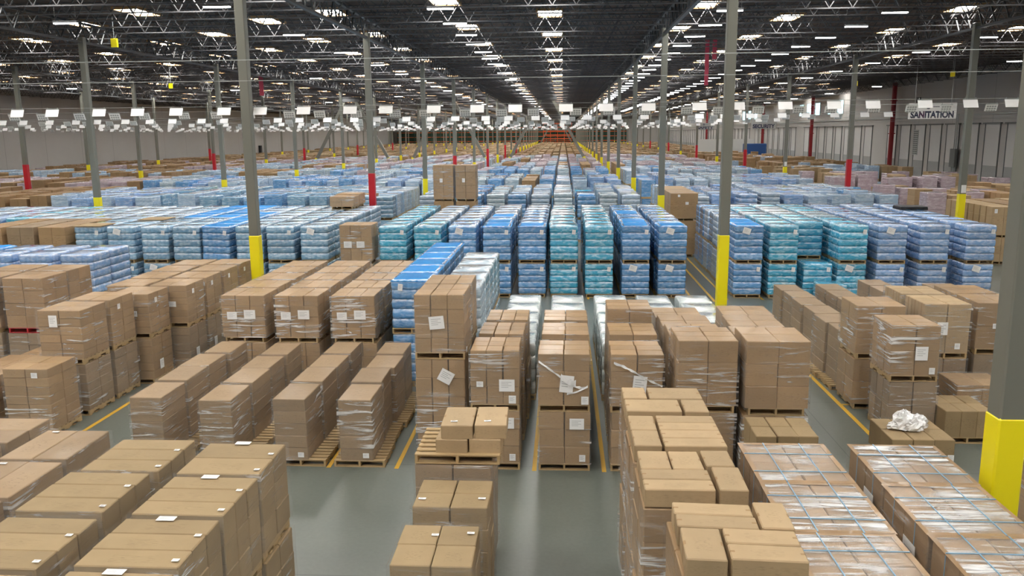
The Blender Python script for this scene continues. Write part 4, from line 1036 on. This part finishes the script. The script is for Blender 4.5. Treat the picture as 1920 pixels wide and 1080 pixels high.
# ------------------------------------------------------------------ far fields
def col_at(X, Y, R3):
    r = R3.random()
    if Y < 62:
        if X < -33: return ('c', 'brown') if r < 0.75 else ('w', 'pale')
        if X < -8: return ('w', R3.choice(['pale', 'pale', 'lav', 'steel', 'blue'])) if r < 0.94 else ('c', 'film')
        if X < 5: return ('w', R3.choice(['clear', 'pale', 'clear', 'blue', 'teal', 'pale']))
        if X < 19: return ('w', R3.choice(['pale', 'lav', 'blue', 'pale']))
        return ('c', R3.choice(['film', 'gold'])) if r < 0.6 else ('w', 'rose')
    if Y < 80:
        if X < -36: return ('c', 'brown') if r < 0.6 else ('w', 'rose')
        if X < 5: return ('w', R3.choice(['pale', 'pale', 'blue', 'lav', 'clear'])) if r < 0.95 else ('c', 'film')
        if X < 20: return ('w', R3.choice(['pale', 'lav', 'clear', 'blue']))
        return ('w', 'rose') if r < 0.5 else ('c', 'gold')
    if Y < 97:
        if X < -30: return ('c', 'film') if r < 0.5 else ('w', 'pale')
        if X < 20: return ('w', R3.choice(['blue', 'pale', 'rose', 'clear', 'pale']))
        return ('w', 'pale') if r < 0.4 else ('c', 'gold')
    if Y < 148:
        if X < -40: return ('c', 'brown') if r < 0.7 else ('w', 'rose')
        if X < 20: return ('w', R3.choice(['rose', 'rose', 'clear', 'rose', 'pale'])) if r < 0.93 else ('c', 'film')
        return ('c', 'film') if r < 0.75 else ('w', 'pale')
    return ('c', R3.choice(['film', 'gold', 'tan', 'brown']))
R3 = random.Random(23)
k = 1
while True:
    Y0 = BY + 17.0*k + 0.3
    if Y0 > 325: break
    nrow = 8
    for s in range(-50, 26):
        X = -0.55 + s*1.365
        if X < X_L + 3 or X > 35.5: continue
        if any(X - 0.25 < l < X + 1.35 for l in LINES): continue
        laneR = random.Random(s*977+k*31)
        base = col_at(X, Y0+2, laneR)
        hh = laneR.uniform(-0.12, 0.12)
        for j in range(nrow):
            Y = Y0 + j*1.26
            if abs((X + math.tan(YAW)*Y)/Y) > 0.68: continue
            kind, c = base if R3.random() < 0.85 else col_at(X, Y, R3)
            two = R3.random() < (0.96 if X < 19 else 0.45)
            # two tiers unless at the right edge, where most stand single
            if R3.random() < 0.012 or (31 < X < 39 and 157 < Y < 170): continue
            rows = ((0.0, 1.38+hh), (1.38+hh, 1.45+R3.uniform(-0.08, 0.05))) if two else ((0.0, 1.38+hh),)
            for (z, h) in rows: (STUFF_W if kind == 'w' else STUFF_C).append((X+R3.uniform(-0.05, 0.05), Y, z, 1.1, 1.16, h, c))
    k += 1
def dist(e): return e[1] + abs(e[0])*0.2 - e[2]*0.2
# the largest of them stay individual loads
near_w = sorted([e for e in STUFF_W if e[2] > 0.5], key=dist); near_c = sorted([e for e in STUFF_C if e[2] > 0.5 or e[1] < 62], key=dist)
take_w = near_w[:max(0, 345-NW[0])]
n_c = sum(1 for o in C.objects if o.name.startswith('carton_pallet_load'))
take_c = near_c[:max(0, 330-n_c)]
WN = {'lav': 'lavender blue', 'steel': 'grey-blue', 'pale': 'pale blue'}
def fieldname(Y): return nth(int((Y-BY)//17)+1) + ' field back'
for e in take_w:
    X, Y, z, w, d, H, c = e; j = int(round((Y-BY-0.3) % 17/1.26))
    water_load(X, Y, z, w, d, H, c, '%s water load, upper tier, %s, %s row, %s' % (WN.get(c, c), fieldname(Y), nth(j), lane_words(X)), 'water loads of the fields beyond', vivid=(c == 'blue' and R3.random() < 0.5))
for e in take_c:
    X, Y, z, w, d, H, c = e; j = int(round((Y-BY-0.3) % 17/1.26))
    carton_load(X, Y, z, w, d, H, 2, 2, 3, c, None, 'brown carton load, %s, %s, %s row, %s' % (TW[1 if z else 0], fieldname(Y), nth(j), lane_words(X)), 'carton loads of the fields beyond', simple_=True)
tw, tc = set(take_w), set(take_c)
def far_proto(n, nx_, c_):
    g = Geo(); g.box(-0.5, -0.55, 0, 0.5, 0.55, 0.10, 1)
    for k in range(n):
        for i in range(nx_):
            e = 0.004 if nx_ > 1 else 0.0
            g.cham(-0.5+i/nx_+e, -0.5, 0.1+0.9*k/n, -0.5+(i+1)/nx_-e, 0.5, 0.1+0.9*(k+1)/n, c_)
    return np.array(g.v, dtype=np.float32), [tuple(f) for f in g.f], list(g.m)
def far_mesh(name, lst, colors, n, nx_, label, c_):
    mats = [MAT[c] for c in colors]; wi = len(mats); mats.append(MAT['wood'])
    near_p, far_p = far_proto(n, nx_, c_), far_proto(1, 1, 0.03)
    V, Fc, Mi = [], [], []; base = 0
    for (X, Y, z, w, d, H, c) in lst:
        pv, pf, pm = near_p if Y < 130 else far_p
        ci = colors.index(c)
        v = pv * np.array([w, d, H], dtype=np.float32); v[:, 1] *= 1.0
        v = v + np.array([X+w/2, Y+d/2, z], dtype=np.float32)
        V.append(v); Fc += [tuple(q+base for q in f) for f in pf]; Mi += [wi if m else ci for m in pm]; base += len(pv)
    me = bpy.data.meshes.new(name); me.from_pydata(np.concatenate(V).tolist(), [], Fc)
    for m in mats: me.materials.append(m)
    me.polygons.foreach_set('material_index', Mi); me.update()
    return tag(inst(name, me), label, 'pallet load', kind='stuff')
fw = [e for e in STUFF_W if e not in tw]; fc2 = [e for e in STUFF_C if e not in tc]
far_mesh('bottled_water_pallet_load', fw, ['teal', 'blue', 'pale', 'lav', 'steel', 'rose', 'clear', 'white'], 5, 1, 'mass of far blue and rose bottled-water pallet loads', 0.03)
far_mesh('carton_pallet_load', fc2, ['tan', 'gold', 'film', 'brown', 'grey'], 3, 2, 'mass of far brown carton pallet loads', 0.012)
print('SKY', nsky, 'placards', cnt, 'water', NW[0], 'farw', len(fw), 'farc', len(fc2), 'objs', len(C.objects))
